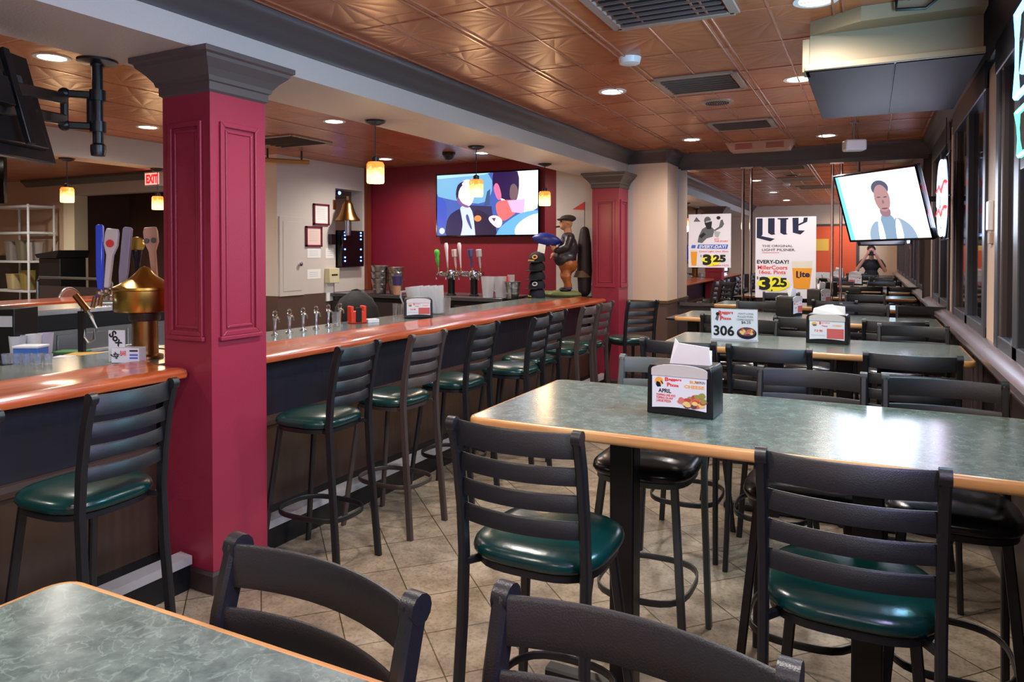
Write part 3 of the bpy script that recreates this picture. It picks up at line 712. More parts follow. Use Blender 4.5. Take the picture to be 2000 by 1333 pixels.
# right-hand television, tilted on a wall bracket
A, B_, C_, D_ = at(1650, 472, Z=1), 0, 0, 0
bl = Vector((0, 0, EYE))+ray(1650, 472)*6.0; br = Vector((0, 0, EYE))+ray(1815, 468)*5.28
d0 = (ray(1650, 472)); 
tl = Vector((0, 0, EYE))+ray(1638, 345)*5.86; tr = Vector((0, 0, EYE))+ray(1798, 320)*5.12
cen = (bl+br+tl+tr)/4; right = ((br-bl)+(tr-tl)).normalized(); up = ((tl-bl)+(tr-br)).normalized()
w_ = ((br-bl).length+(tr-tl).length)/2; h_ = ((tl-bl).length+(tr-br).length)/2
t = thing('television', 'tilted television beside the windows showing a man in a grey jacket', 'television', cen)
M = local_frame((0, 0, 0), right, up); tv_body(t, M, w_, h_)
W_, H_ = w_-.03, h_-.03
b = MB(); L[0] = 0
def T1(pts): return [((a/1000-.5)*W_, (c/1000-.5)*H_) for a, c in pts]
def poly(pts, rgb, es=1.25):
    L[0] += 1; pts = [(min(max(a, 0), 1000), min(max(c, 0), 1000)) for a, c in (cut([(a_, c_ if c_ > 0 else -80) for a_, c_ in pts]) if len(pts) > 3 and len(pts) < 15 and L[0] > 2 else pts)]; flat(b, T1(pts), L[0]*.00012, scr(rgb, es), M)
poly([(0, 0), (1000, 0), (1000, 1000), (0, 1000)], (236, 244, 255), 1.9); poly([(0, 0), (60, 0), (40, 1000), (0, 1000)], (120, 214, 246), 1.4)
poly([(260, 0), (290, 180), (440, 330), (480, 0)], (150, 172, 196)); poly([(560, 0), (610, 360), (790, 230), (850, 60), (850, 0)], (150, 170, 196))
poly([(430, 0), (450, 330), (530, 400), (620, 350), (640, 180), (600, 0)], (132, 158, 186)); poly([(380, 0), (420, 300), (470, 300), (470, 0)], (250, 250, 255), 1.8); poly([(590, 0), (640, 330), (700, 260), (690, 0)], (250, 248, 255), 1.8)
poly([(480, 340), (600, 330), (610, 480), (470, 480)], (150, 116, 124)); poly(blob(540, 610, 95, 200), (176, 136, 138)); poly(blob(540, 765, 106, 115), (84, 88, 110)); poly(blob(540, 640, 92, 175), (176, 136, 138))
poly([(480, 640), (525, 640), (525, 625), (480, 625)], (90, 70, 84)); poly([(560, 635), (605, 635), (605, 620), (560, 620)], (90, 70, 84)); poly([(500, 470), (590, 470), (575, 450), (515, 450)], (120, 70, 84)); poly([(530, 590), (555, 590), (560, 530), (525, 530)], (150, 110, 112))
poly([(880, 0), (900, 560), (960, 640), (1000, 600), (1000, 0)], (255, 214, 226), 1.5); poly(blob(900, 600, 60, 110), (240, 220, 236), 1.5)
b.build('screen', t, flat=True)['label'] = 'bright lit screen with the picture of a man'
b = MB(); back = M @ Vector((0, 0, -.07))
b.tube([back, (.3-cen.x, back.y+.35, back.z+.05), (.56-cen.x, back.y+.45, back.z+.05)], .022, black_p, 8); b.build('wall_bracket', t)
area = bpy.data.lights.new('screen_glow', 'AREA'); area.shape = 'RECTANGLE'; area.size = w_*.9; area.size_y = h_*.9; area.energy = 4; area.color = (.72, .8, 1)
ao = bpy.data.objects.new('screen_glow', area); COL.objects.link(ao); ao.matrix_world = Matrix.Translation(cen) @ local_frame((0, 0, 0), right, up) @ Matrix.Translation((0, 0, .02)) @ Matrix.Identity(4)
ao.matrix_world = Matrix.Translation(cen+(M.to_3x3() @ Vector((0, 0, .03)))) @ (M.to_3x3() @ Matrix.Rotation(math.pi, 3, 'X')).to_4x4()

# black television at the upper left, seen from behind on its folding arm
pole = at(190, 118, Z=BEAMZ); 
t = thing('television_mount', 'black folding television mount hanging on a pole under the beam, upper left', 'mount', (pole.x, pole.y, BEAMZ))
MB().lathe([(.09, 0), (.09, -.012), (.03, -.02), (.03, -.03)], black_p, n=20, cap=True).build('ceiling_plate', t)
MB().lathe([(.024, -.44), (.024, -.02)], black_p, n=14).build('pole', t); MB().lathe([(.03, -.46), (.034, -.44), (.034, -.41), (.026, -.4)], black_p, n=14).build('end_cap', t)
Rv = Vector((math.cos(TH), math.sin(TH), 0)); Fv = Vector((-math.sin(TH), math.cos(TH), 0))
j1 = Vector((0, 0, -.17)); j2 = Vector((0, 0, -.32))
rel = Vector((0, 0, EYE))-Rv*2.06+Fv*2.78+Vector((0, 0, .62))-t.location; k1 = -Rv*.13-Fv*.05
b = MB(); b.bar([j1, j1+k1], .03, .035, black_p); b.bar([j2, j2+k1], .03, .035, black_p); b.bar([j1+k1, j2+k1], .03, .03, black_p, up=Rv); b.bar([j1-Rv*.04, j2-Rv*.04], .022, .022, black_p, up=Rv)
for j in (j1, j2): b.lathe([(.036, -.025), (.036, .025)], black_p, tuple(j), 14); b.ball(tuple(j+k1), .028, black_p)
b.build('swivel_frame', t)
b = MB(); mid = (j1+j2)/2+k1; hub = rel+Rv*.06
b.bar([mid+Vector((0, 0, .05)), hub+Vector((0, 0, .03))], .03, .05, black_p); b.bar([mid-Vector((0, 0, .05)), hub-Vector((0, 0, .06))], .03, .05, black_p); b.build('folding_arm', t)
nrm = (-Rv*.96-Vector((0, 0, .27))+Fv*.03).normalized(); upv = (Vector((0, 0, 1))-nrm*nrm.z).normalized(); rgt = upv.cross(nrm)
M0 = local_frame(tuple(hub-Rv*.02), rgt, upv)
b = MB()
for a in (-.12, .12): b.box(a-.018, a+.018, -.2, .2, -.035, -.012, black_p, M0)
b.box(-.16, .16, -.02, .02, -.02, 0, black_p, M0); b.box(-.06, .06, -.06, .06, -.05, -.02, black_p, M0); b.build('bracket_plate', t, bevel=.003)
t2 = thing('television', 'black television seen from behind and cut off by the left edge of the picture', 'television', tuple(t.location+hub-Rv*.035))
M = local_frame((0, 0, 0), rgt, upv)
b = MB(); b.box(-.36, .36, -.24, .24, .03, .055, black_p, M); b.build('screen_panel', t2, bevel=.004)
b = MB(); b.prism([(-.3, -.19), (.3, -.19), (.27, .13), (-.27, .13)], .003, .03, black_p, M); b.build('back_cover', t2, bevel=.006)
b = MB()
for k in range(9): b.box(-.24+k*.055, -.2+k*.055, .06, .12, -.001, .003, mat('grey slot', (60, 60, 66), .5), M)
b.build('back_vent', t2, flat=True)

# neon signs on the windows
def glow(loc, sx, sy, W, c_):
    l = bpy.data.lights.new('neon_glow', 'AREA'); l.shape = 'RECTANGLE'; l.size = sy; l.size_y = sx; l.energy = W; l.color = c_
    o = bpy.data.objects.new('neon_glow', l); COL.objects.link(o); o.location = loc; o.rotation_euler = (0, math.pi/2, 0)
def neon_tube(b, pts, m, r=.008, closed=False): b.tube(pts, r, m, 6, closed=closed)
nb = mat('blue white neon', (200, 220, 255), .3, emit=(190, 215, 255), es=2.2); nr = mat('red neon', (255, 60, 50), .3, emit=(255, 40, 40), es=2.5)
nbl = mat('blue neon', (60, 150, 255), .3, emit=(70, 160, 255), es=5); ng = mat('green neon', (60, 255, 140), .3, emit=(60, 240, 130), es=3)
t = thing('neon_sign', 'round white, blue and red neon sign glowing on the window beside the right television', 'neon sign', (.47, 6.25, 2.0))
M = local_frame((0, 0, 0), (0, -1, 0), (0, 0, 1))
MB().prism(blob(0, 0, .31, .31, 32), -.03, -.02, black_p, M).build('backing_panel', t)
b = MB(); b.add([(x, y, -.018) for x, y in blob(0, 0, .28, .29, 32)], [tuple(range(32))], mat('lit sign face', (220, 235, 255), .4, emit=(200, 225, 255), es=.75), M)
b.build('lit_face', t, flat=True)
b = MB(); P3 = lambda pts: [M @ Vector((x, y, .0)) for x, y in pts]
neon_tube(b, P3(blob(0, 0, .28, .28, 36)), nb, .01, True); neon_tube(b, P3(blob(0, 0, .2, .21, 30)), nb, .008, True)
b.build('white_tube', t)
b = MB()
neon_tube(b, P3([(-.3, .06), (-.1, .1), (.1, .04), (.32, .1)]), nr, .014); neon_tube(b, P3([(-.3, -.12), (-.1, -.08), (.1, -.14), (.32, -.08)]), nr, .014); b.build('red_tube', t)
b = MB()
for s in (-1, 1): b.bar([M @ Vector((s*.3, -.31, -.03)), M @ Vector((s*.3, .31, -.03))], .012, .012, black_p)
for y in (-.31, 0, .31): b.bar([M @ Vector((-.34, y, -.03)), M @ Vector((.34, y, -.03))], .012, .012, black_p)
b.tube([M @ Vector((0, .31, -.03)), M @ Vector((0, .6, -.03))], .003, black_p, 6); b.build('frame', t)
glow((.44, 6.25, 2.0), .45, .45, 4, (.7, .8, 1))
t = thing('neon_sign', 'blue and green neon sign glowing on the near window at the right edge', 'neon sign', (.47, 2.78, 2.2))
M = local_frame((0, 0, 0), (0, -1, 0), (0, 0, 1))
b = MB(); b.box(-.42, .42, -.3, .3, -.03, -.02, black_p, M); b.build('backing_panel', t, bevel=.004)
b = MB(); neon_tube(b, P3([(-.38, -.04), (-.38, .26), (.38, .26), (.38, -.04)]), nbl, .012, True); neon_tube(b, P3([(-.25, .02), (-.1, .2), (0, .02), (.1, .2), (.25, .02)]), nbl, .012); b.build('blue_tube', t)
b = MB(); neon_tube(b, P3([(-.36, -.1), (.36, -.1), (.3, -.26), (-.3, -.26)]), ng, .01, True); b.build('green_tube', t)
glow((.44, 2.78, 2.3), .7, .3, 18, (.35, .62, 1)); glow((.44, 2.78, 2.0), .6, .12, 3, (.3, 1, .6))
for y, m1, m2, lb, c_ in ((.8, nb, nbl, 'violet and blue neon window sign beside the photographer, seen in the mirror', (.6, .55, 1)), (-1.0, ng, nr, 'green and red neon window sign behind the photographer, seen in the mirror', (.55, .8, .9))):
    t = thing('neon_sign', lb, 'neon sign', (.47, y, 1.95)); MB().box(-.3, .3, -.2, .2, -.03, -.02, black_p, M).build('backing_panel', t, bevel=.004)
    b = MB(); neon_tube(b, P3(blob(0, .02, .24, .14, 24)), m1, .012, True); b.build('oval_tube', t); b = MB(); neon_tube(b, P3([(-.14, 0), (-.05, .08), (0, -.04), (.06, .08), (.14, 0)]), m2, .012); b.build('script_tube', t)
    glow((.44, y, 1.95), .5, .3, 15, c_)

# ---------------------------------------------------------------- posters on the mirror
ink = mat('navy ink', (22, 26, 62), .7); blk = mat('black ink', (22, 20, 22), .7); redi = mat('red ink', (226, 60, 58), .7); yel = mat('yellow ink', (244, 236, 60), .7)
blu = mat('blue ink', (60, 104, 200), .7); beer = mat('beer ink', (236, 156, 40), .7); foam = mat('pale foam ink', (222, 214, 200), .7); gry = mat('grey ink', (96, 96, 102), .7); lgr = mat('light grey ink', (176, 176, 180), .7)
poster = mat('poster card', (232, 226, 236), .5)
def rect(a, c, d_, e): return [(a, c), (d_, c), (d_, e), (a, e)]
t = thing('poster', 'tall white beer poster with huge LITE lettering on the mirror', 'poster', (-.885, 8.86, 1.53))
M = local_frame((0, 0, 0), (1, 0, 0), (0, 0, 1)); PW, PH = .66, .945
MB().box(-PW/2, PW/2, -PH/2, PH/2, -.006, 0, poster, M).build('board', t, flat=True)
def Q(pts): return [(((a-985)/755-.5)*PW, ((1240-c)/1075-.5)*PH) for a, c in pts]
b = MB(); lv = [0]
def pq(pts, m): lv[0] += 1; flat(b, Q(pts)[::-1], .001+lv[0]*.0001, m, M)
def tx(s_, x0, y0, x1, y1, m, bold=0, shear=0): 
    (a, c), (d_, e) = Q([(x0, y1), (x1, y0)]); lv[0] += 1; put_text(b, s_, a, c, d_, e, .001+lv[0]*.0001, m, M, bold, shear)
pq([(1000, 180), (1075, 180), (1075, 400), (1060, 415), (1232, 455), (1175, 488), (1000, 440)], ink); pq([(1145, 180), (1228, 180), (1228, 385), (1240, 395), (1190, 402), (1145, 375)], ink)
pq([(1265, 180), (1398, 180), (1398, 200), (1375, 202), (1375, 385), (1395, 395), (1345, 402), (1300, 375), (1300, 202), (1265, 195)], ink)
pq([(1450, 180), (1525, 180), (1525, 345), (1605, 350), (1550, 400), (1455, 375)], ink); pq([(1590, 180), (1638, 180), (1630, 235), (1525, 285), (1525, 262), (1580, 235)], ink)
tx('THE ORIGINAL', 1070, 535, 1455, 565, blk, .01); tx('LIGHT PILSNER.', 1070, 585, 1490, 618, blk, .01); pq(rect(1070, 636, 1290, 642), redi)
tx('EVERY-DAY!', 1005, 735, 1408, 785, blk, .03); tx('MillerCoors', 1015, 808, 1392, 862, redi, .02); tx('16oz. Pints', 1035, 872, 1370, 922, redi, .02)
pq(blob(1215, 1055, 205, 100, 28), yel); tx('3', 1035, 960, 1180, 1140, blk, .05); tx('25', 1200, 970, 1388, 1095, blk, .04); tx("$", 1005, 958, 1025, 1000, blk, .02); pq([(1185, 1140), (1197, 1125), (1210, 1140), (1197, 1158)], blk)
pq([(1445, 750), (1700, 745), (1665, 1110), (1470, 1115)], foam); pq([(1452, 840), (1693, 840), (1665, 1110), (1470, 1115)], beer)
pq([(1500, 880), (1522, 880), (1522, 955), (1550, 962), (1540, 975), (1500, 965)], ink); tx('ite', 1545, 885, 1668, 960, ink, .04)
b.build('print', t, flat=True)
t = thing('poster', 'smaller white poster with a grey football player on the mirror', 'poster', (-1.75, 8.86, 1.73)); PW2, PH2 = .505, .65
MB().box(-PW2/2, PW2/2, -PH2/2, PH2/2, -.006, 0, poster, M).build('board', t, flat=True)
def Q(pts): return [(((a-100)/552-.5)*PW2, ((825-c)/688-.5)*PH2) for a, c in pts]
b = MB(); lv[0] = 0
pq([(165, 232), (205, 170), (232, 205), (260, 232)], gry)
pq([(220, 500), (235, 420), (280, 330), (330, 300), (410, 310), (440, 340), (500, 300), (520, 220), (545, 210), (565, 270), (540, 310), (460, 350), (430, 380), (420, 430), (340, 450), (280, 510)], gry)
pq(blob(350, 220, 45, 50), gry); pq([(310, 255), (345, 330), (400, 330), (410, 230)], blk); pq(blob(492, 188, 26, 22), blk); pq([(330, 230), (395, 215), (398, 232), (332, 250)], lgr); pq([(240, 420), (300, 370), (330, 400), (270, 450)], blk); pq([(430, 350), (520, 370), (490, 440), (450, 430)], lgr)
tx('BRING THE', 440, 450, 500, 470, redi, .01); tx('THE STORY', 440, 478, 618, 498, redi, .02)
pq([(215, 580), (228, 528), (620, 530), (605, 585)], blu); tx('EVERY-DAY!', 240, 536, 595, 578, poster, .03, .2); pq([(135, 575), (145, 535), (200, 535), (190, 575)], blu)
tx('Coors Light 16oz. Pints', 240, 606, 622, 632, redi, .01)
pq([(128, 600), (220, 600), (205, 800), (142, 800)], beer); pq([(128, 600), (220, 600), (219, 622), (130, 622)], foam)
pq(blob(400, 735, 125, 72, 26), yel); tx('3', 290, 655, 405, 795, blk, .06); tx('25', 425, 660, 590, 755, blk, .06); tx('$', 262, 660, 274, 690, blk, .03); tx('Bottles 12.75', 420, 785, 625, 802, redi, .01)
b.build('print', t, flat=True)
# polished bevel strips on the mirror
for x, lb in ((-1.315, 'pair of polished vertical chrome strips on the mirror between the two posters'), (-.345, 'pair of polished vertical chrome strips on the mirror left of the bracket television')):
    t = thing('mirror_strip', lb, 'trim strip', (x, 8.86, 1.6))
    for s in (-1, 1): MB().lathe([(.016, -.62), (.016, 1.0)], mat('polished chrome', (235, 232, 238), .08, metal=1), (s*.045, 0, 0), 10).build('rod', t)
    MB().box(-.07, .07, -.02, .012, .985, 1.0, chrome).build('clip', t); MB().box(-.07, .07, -.02, .012, -.63, -.61, chrome).build('clip', t)

# ---------------------------------------------------------------- napkin dispensers and table signs
wht = mat('card white', (226, 228, 234), .5); org = mat('orange ink', (240, 170, 70), .7); food = [mat('food ink %d' % i, c, .7) for i, c in enumerate(((196, 70, 60), (222, 110, 60), (150, 150, 70), (236, 206, 120), (110, 60, 70), (214, 120, 110)))]
brushed = mat('satin face plate', (222, 218, 214), .35, metal=.3)
def napkin_box(x, y, z, rz, label, face='april', w_=.155, h_=.125, dep=.13, tuft=1):
    t = thing('napkin_dispenser', label, 'napkin dispenser', (x, y, z), rz, 'napkin dispensers')
    a = w_/2; d_ = dep/2
    b = MB(); M = local_frame((0, 0, 0), (1, 0, 0), (0, 0, 1))
    b.prism([(-a, 0), (a, 0), (a*.98, h_*.86), (a*.9, h_*.94), (-a*.9, h_*.94), (-a*.98, h_*.86)], -d_+.004, d_-.004, black_p, M); b.build('housing', t, bevel=.004)
    for s in (1, -1):
        Ms = M if s == 1 else Matrix.Rotation(math.pi, 4, 'Z') @ M
        arc = [(a*.84*math.cos(q), h_*.86+h_*.10*math.sin(q)) for q in [math.pi*i/10 for i in range(11)]]
        MB().prism([(a*.84, h_*.74)]+arc+[(-a*.84, h_*.74)], d_-.004, d_+.004, brushed, Ms).build('face_plate', t, flat=True)
        arc2 = [(-a*.82+a*1.64*i/8, h_*.13+h_*.035*math.sin(math.pi*i/8)) for i in range(9)]
        b = MB(); n = [0]
        b.add([(p[0], p[1], d_+.0008) for p in [(-a*.82, h_*.76), *arc2, (a*.82, h_*.76)]], [tuple(range(11))], wht, Ms)
        def U(u, v): return (-a*.82+a*1.64*u, h_*.17+h_*.545*v)
        def pf(pts, m): n[0] += 1; flat(b, [U(*p) for p in pts], d_+.001+n[0]*.00008, m, Ms)
        def tf(s_, u0, v0, u1, v1, m, bold=.02, rot=0): n[0] += 1; (q0, q1), (q2, q3) = U(u0, v0), U(u1, v1); put_text(b, s_, q0, q1, q2, q3, d_+.001+n[0]*.00008, m, Ms, bold, 0, rot)
        if face == 'april':
            pf(blob(.13, .84, .08, .15), org); pf([(.07, .72), (.09, .84), (.15, .8), (.17, .66), (.1, .64)], navy_p); pf([(.17, .88), (.21, .78), (.2, .74), (.16, .84)], blk)
            tf('B', .24, .86, .31, 1.0, redi, .05); tf('eggars', .31, .87, .55, .96, redi, .04); tf('P', .28, .68, .34, .82, redi, .05); tf('izza', .34, .69, .5, .79, redi, .04)
            tf('BUY', .7, .85, .86, .95, org, .04); tf('CHEESE', .6, .68, .96, .79, org, .04); tf('NAPKIN', .8, .86, .97, .95, navy_p, 0)
            tf('APRIL', .12, .46, .36, .6, blk, .03)
            for i, s_ in enumerate(('TOPPING ONE AND', 'TOPPING ON ANY', 'LARGE PIZZA')): tf(s_, .08, .34-i*.1, .44-.04*i, .42-i*.1, redi, .03)
            random.seed(3)
            for i in range(34):
                q = random.random(); pf(blob(.53+.45*q, .06+.42*random.random()*(.5+.5*q)+.02, .045+.03*random.random(), .06+.04*random.random(), 9), food[i % 6])
        else:
            pf(blob(.14, .84, .08, .12), org); pf(blob(.15, .78, .06, .06), gry); tf('B', .28, .83, .34, 1.0, redi, .05); tf('eggars', .35, .88, .58, .96, redi, .02); tf('Pizza', .36, .7, .52, .8, redi, .02)
            tf('CHEESY', .66, .74, .93, .84, org, .03); pf(rect(.5, .02, .98, .6), mat('faded red ink', (204, 96, 92), .7)); tf('7.0 90', .14, .38, .38, .52, redi, .03); pf(rect(.05, .18, .45, .2), lgr)
        b.build('printed_card', t, flat=True)
    if tuft:
        b = MB(); random.seed(int(x*100)+5)
        b.add([(-a*.42, -.03, h_*.9), (a*.8, -.02, h_*.9), (a*.78, -.028, h_*1.28), (-a*.12, -.035, h_*1.34), (-a*.24, -.03, h_*1.42)] if tuft == 1 else [(-a*.75, -.03, h_*.9), (a*.8, -.03, h_*.9), (a*.7, -.02, h_*1.1), (a*.2, 0, h_*1.26), (-a*.1, 0, h_*1.24), (-a*.68, -.02, h_*1.12)], [tuple(range(5 if tuft == 1 else 6))], paper)
        b.add([(-a*.4, -.02, h_*.9), (a*.8, .0, h_*.9), (a*.78, .01, h_*1.2), (a*.1, .005, h_*1.24), (-a*.3, 0, h_*1.2)], [(0, 1, 2, 3, 4)], paper)
        o = b.build('napkins', t, flat=True); s_ = o.modifiers.new('thick', 'SOLIDIFY'); s_.thickness = .004
        MB().box(-a*.8, a*.8, -d_+.01, d_-.01, h_*.86, h_*.935, paper).build('napkin_stack', t, flat=True)
    return t
TT = 1.048
napkin_box(-.565, 2.46, TT, R(-3), 'napkin dispenser with the APRIL pizza card on the big table', 'april', .225, .18, .15)
napkin_box(-.225, 4.73, TT, R(-3), 'napkin dispenser with a white and red card on the second table', 'b', .235, .185, .15, 2)
napkin_box(-.62, 6.55, TT, R(70), 'napkin dispenser turned sideways on the third table, napkin sticking up', 'b', .2, .18, .15, 1)
napkin_box(-.47, 7.95, TT, R(62), 'dark napkin dispenser on the last table, in front of the poster glass of beer', 'b', .2, .18, .15, 1)
napkin_box(-3.33, 4.93, 1.062, R(36), 'napkin dispenser on the long bar counter beside the plastic pitchers', 'b', .23, .165, .2, 0)
# 306 sign
S0, S1 = at(1396, 664, Z=TT), at(1474, 669, Z=TT)
t = thing('table_sign', 'clear stand with a white 306 menu card on the second table', 'sign', ((S0.x+S1.x)/2, (S0.y+S1.y)/2, TT), R(2))
M = local_frame((0, 0, .004), (1, 0, 0), (0, -.16, 1)); sw_, sh_ = .27, .195
MB().box(-sw_/2-.004, sw_/2+.004, -.03, .03, 0, .004, clearp).build('stand_foot', t)
MB().box(-sw_/2-.004, sw_/2+.004, 0, sh_+.004, -.004, -.001, clearp, M).build('clear_back', t)
b = MB(); b.add([(-sw_/2, .008, .0), (sw_/2, .008, 0), (sw_/2, sh_, 0), (-sw_/2, sh_, 0)], [(0, 1, 2, 3)], wht, M)
n_ = [0]
def U(u, v): return (-sw_/2+sw_*u, .008+(sh_-.008)*v)
def pf(pts, m): n_[0] += 1; flat(b, [U(*p) for p in pts], .001+n_[0]*.0001, m, M)
def tf(s_, u0, v0, u1, v1, m, bold=.02): n_[0] += 1; (q0, q1), (q2, q3) = U(u0, v0), U(u1, v1); put_text(b, s_, q0, q1, q2, q3, .001+n_[0]*.0001, m, M, bold)
tf('306', .04, .1, .5, .45, blk, .03); tf('B', .16, .78, .23, .95, redi, .05); tf('eggars', .23, .82, .48, .92, redi, .03); tf('P', .19, .62, .26, .77, redi, .05); tf('izza', .26, .65, .44, .74, redi, .03)
pf([(.08, .66), (.12, .8), (.17, .76), (.14, .6)], gry); pf(blob(.14, .84, .04, .06), blk)
for i, s_ in enumerate(('FOOT LONG', 'PULLED PORK', 'COMBO BASKETS')): tf(s_, .58+.02*(2-i)-.02, .84-i*.1, .92, .9-i*.1, gry, 0)
tf('$6.25', .66, .53, .86, .63, blk, .01)
pf(blob(.77, .22, .215, .2, 24), navy_p); pf(blob(.77, .26, .19, .14, 24), food[4]); random.seed(4)
for i in range(14): pf(blob(.63+.28*random.random(), .2+.14*random.random(), .035, .05, 8), food[(3, 5, 3, 1)[i % 4]])
b.build('menu_card', t, flat=True)
# ---------------------------------------------------------------- things on and behind the bar
CT = 1.057
def base(x, y, z=CT): p = at(x, y, Z=z); return p, mpp(p)
# small chrome faucets along the inner edge of the bar
p1, p2 = at(537, 655, Z=CT), at(664, 634, Z=CT)
for i, lb in enumerate(('nearest the big crimson column', 'second from the big crimson column', 'third from the column', 'fourth from the column', 'standing behind the clear tumbler', 'closest to the orange red holder')):
    p = p1.lerp(p2, i/5); t = thing('bar_faucet', 'small chrome loop-topped faucet, '+lb, 'faucet', (p.x, p.y, CT), R(80), 'chrome faucets on the bar')
    MB().lathe([(.024, 0), (.024, .006), (.012, .012), (.009, .03), (.012, .09), (.016, .11), (.01, .12)], chrome, n=12).build('body', t)
    MB().tube([(.016*math.cos(2*math.pi*k/14), 0, .138+.018*math.sin(2*math.pi*k/14)) for k in range(14)], .0045, chrome, 6, closed=True).build('loop_handle', t)
    MB().tube([(0, 0, .1), (.02, 0, .115), (.035, 0, .1), (.036, 0, .08)], .006, chrome, 8).build('spout', t)
def tumbler(x, y, z, r, h, label, group=None, m=None):
    t = thing('glass_tumbler', label, 'glass', (x, y, z), 0, group)
    MB().lathe([(.001, .004), (r*.8, .0), (r*.82, .002), (r, h), (r-.003, h), (r*.78, .012), (.001, .012)], m or glass_m, n=18, cap=False).build('cup', t); return t
p, q = base(643, 636); tumbler(p.x+.05, p.y+.02, CT, .036, .1, 'clear tumbler standing at the inner edge of the bar')
p, q = base(873, 614); tumbler(p.x, p.y, CT+.004, .035, .14, 'tall clear tumbler right of the napkin dispenser on the bar')
gs = [at(x_, 616+i_, Z=CT) for i_, x_ in enumerate((766, 776, 786))]
for i, (p, lb) in enumerate(zip(gs, ('left', 'middle', 'right'))): tumbler(p.x+.03, p.y, CT, .022, .1, lb+' one of three upturned tall glasses behind the bar napkin dispenser', 'upturned glasses')
p, q = base(697, 631); t = thing('straw_caddy', 'orange red plastic straw and napkin caddy on the inner side of the bar', 'caddy', (p.x, p.y, CT), R(60))
b = MB(); 
for sx in (-1, 1): b.box(sx*.05-.012, sx*.05+.012, -.04, .04, 0, .13, red_p)
b.box(-.05, .05, -.04, .04, 0, .09, red_p); b.build('holder', t, bevel=.006); MB().box(-.022, .022, -.05, -.036, .01, .12, black_p).build('divider', t, bevel=.004); MB().box(.07, .16, -.05, .03, 0, .025, wht).build('coaster_stack', t, flat=True)
t = thing('black_bag', 'rumpled black domed bag behind the bar near the red caddy', 'bag', (at(697, 600, X=-4.05).x, at(697, 600, X=-4.05).y, .84)); random.seed(9)
prof = [(.17, 0), (.19, .05), (.2, .14), (.18, .23), (.14, .29), (.08, .33), (.04, .35), (.001, .352)]; prof = [(r_, z_*1.18) for r_, z_ in prof]
b = MB().lathe(prof, mat('black bag plastic', (14, 12, 16), .75, bump=(18, .5)), n=40, cap=True)
b.v = [Vector((v.x*(1+.05*math.sin(7*math.atan2(v.y, v.x)+v.z*20)), v.y*(1+.05*math.sin(7*math.atan2(v.y, v.x)+v.z*20)), v.z)) for v in b.v]; b.build('bag_body', t, ang=80)
MB().tube([(-.06, 0, .38), (-.05, 0, .41), (0, 0, .42), (.05, 0, .41), (.06, 0, .38)], .012, black_p, 8).build('tied_top', t)
# pitchers
def pitcher(x, y, z, rz, label, group, s=1.0, lean=0):
    t = thing('plastic_pitcher', label, 'pitcher', (x, y, z), rz, group); t.rotation_euler = (0, lean, rz)
    MB().lathe([(.001, .006), (.052*s, 0), (.055*s, .004), (.074*s, .22*s), (.071*s, .22*s), (.052*s, .012), (.001, .012)], clearp, n=22, cap=False).build('jug', t)
    MB().tube([(.066*s, 0, .19*s), (.11*s, 0, .19*s), (.12*s, 0, .15*s), (.1*s, 0, .07*s), (.06*s, 0, .05*s)], .008*s, clearp, 8).build('handle', t); return t
pq_ = at(808, 603, X=-3.5)
for i in range(4): pitcher(pq_.x+.025+i*.04, pq_.y+.02+i*.045, CT+.007, R(200), ('leftmost of the nested clear pitchers behind the napkin dispenser', 'second of the nested clear pitchers on the bar', 'third of the nested clear pitchers on the bar', 'rightmost of the nested clear pitchers on the bar')[i], 'clear plastic pitchers', 1.08, R(7))
p, q = base(953, 580); pitcher(p.x, p.y, 1.047, R(120), 'clear pitcher standing left of the metal ice bucket', 'clear plastic pitchers', 1.15)
p, q = base(978, 580); pitcher(p.x, p.y, 1.047, R(160), 'clear pitcher with its handle to the left, touching the ice bucket', 'clear plastic pitchers', 1.15)
def bucket(x, y, z, r, h, label, group=None, m=steel):
    t = thing('metal_bucket', label, 'bucket', (x, y, z), 0, group)
    MB().lathe([(r*.72, 0), (r*.74, .004), (r*.95, h*.8), (r, h*.96), (r+.006, h), (r-.004, h), (r*.7, .012), (.001, .012)], m, n=26, cap=False).build('pail', t)
    b = MB()
    for k in (.3, .34, .62, .66): b.tube([((r*(.74+.24*k)+.001)*math.cos(a), (r*(.74+.24*k)+.001)*math.sin(a), h*k) for a in [2*math.pi*i/26 for i in range(26)]], .003, m, 6, closed=True)
    b.build('raised_band', t); return t
p, q = base(1001, 582); t = bucket(p.x, p.y, 1.047, .095, .2, 'shiny metal ice bucket left of the stacked caps')
MB().lathe([(.04, .1), (.045, .28), (.04, .28)], clearp, (-.02, .0, 0), 14).build('plastic_cup', t); MB().lathe([(.02, .12), (.02, .26)], red_p, (-.05, -.02, 0), 10).build('red_handle', t)
for k in range(3): bucket(at(742, 580, Y=7.6).x, 7.6, 1.047+k*.085, .11, .2, ('bottom', 'middle', 'topmost')[k]+' pail of the left stack of metal buckets', 'metal buckets on the back counter')
for k in range(3): bucket(at(773, 580, Y=7.66).x, 7.66, 1.047+k*.08, .105, .19, ('bottom', 'middle', 'topmost')[k]+' pail of the right stack of metal buckets', 'metal buckets on the back counter', mat('brushed pail', (190, 184, 170), .3, metal=1))
t = thing('cup_stack', 'stack of purple and tan plastic cups in front of the metal buckets', 'cups', (at(768, 580, Y=7.55).x+.06, 7.55, 1.046))
MB().lathe([(.045, 0), (.05, .12)], mat('tan cup', (190, 140, 110), .5), n=18).build('lower_cup', t); MB().lathe([(.055, .12), (.062, .24)], mat('purple cup', (60, 44, 96), .5), n=18).build('upper_cup', t)
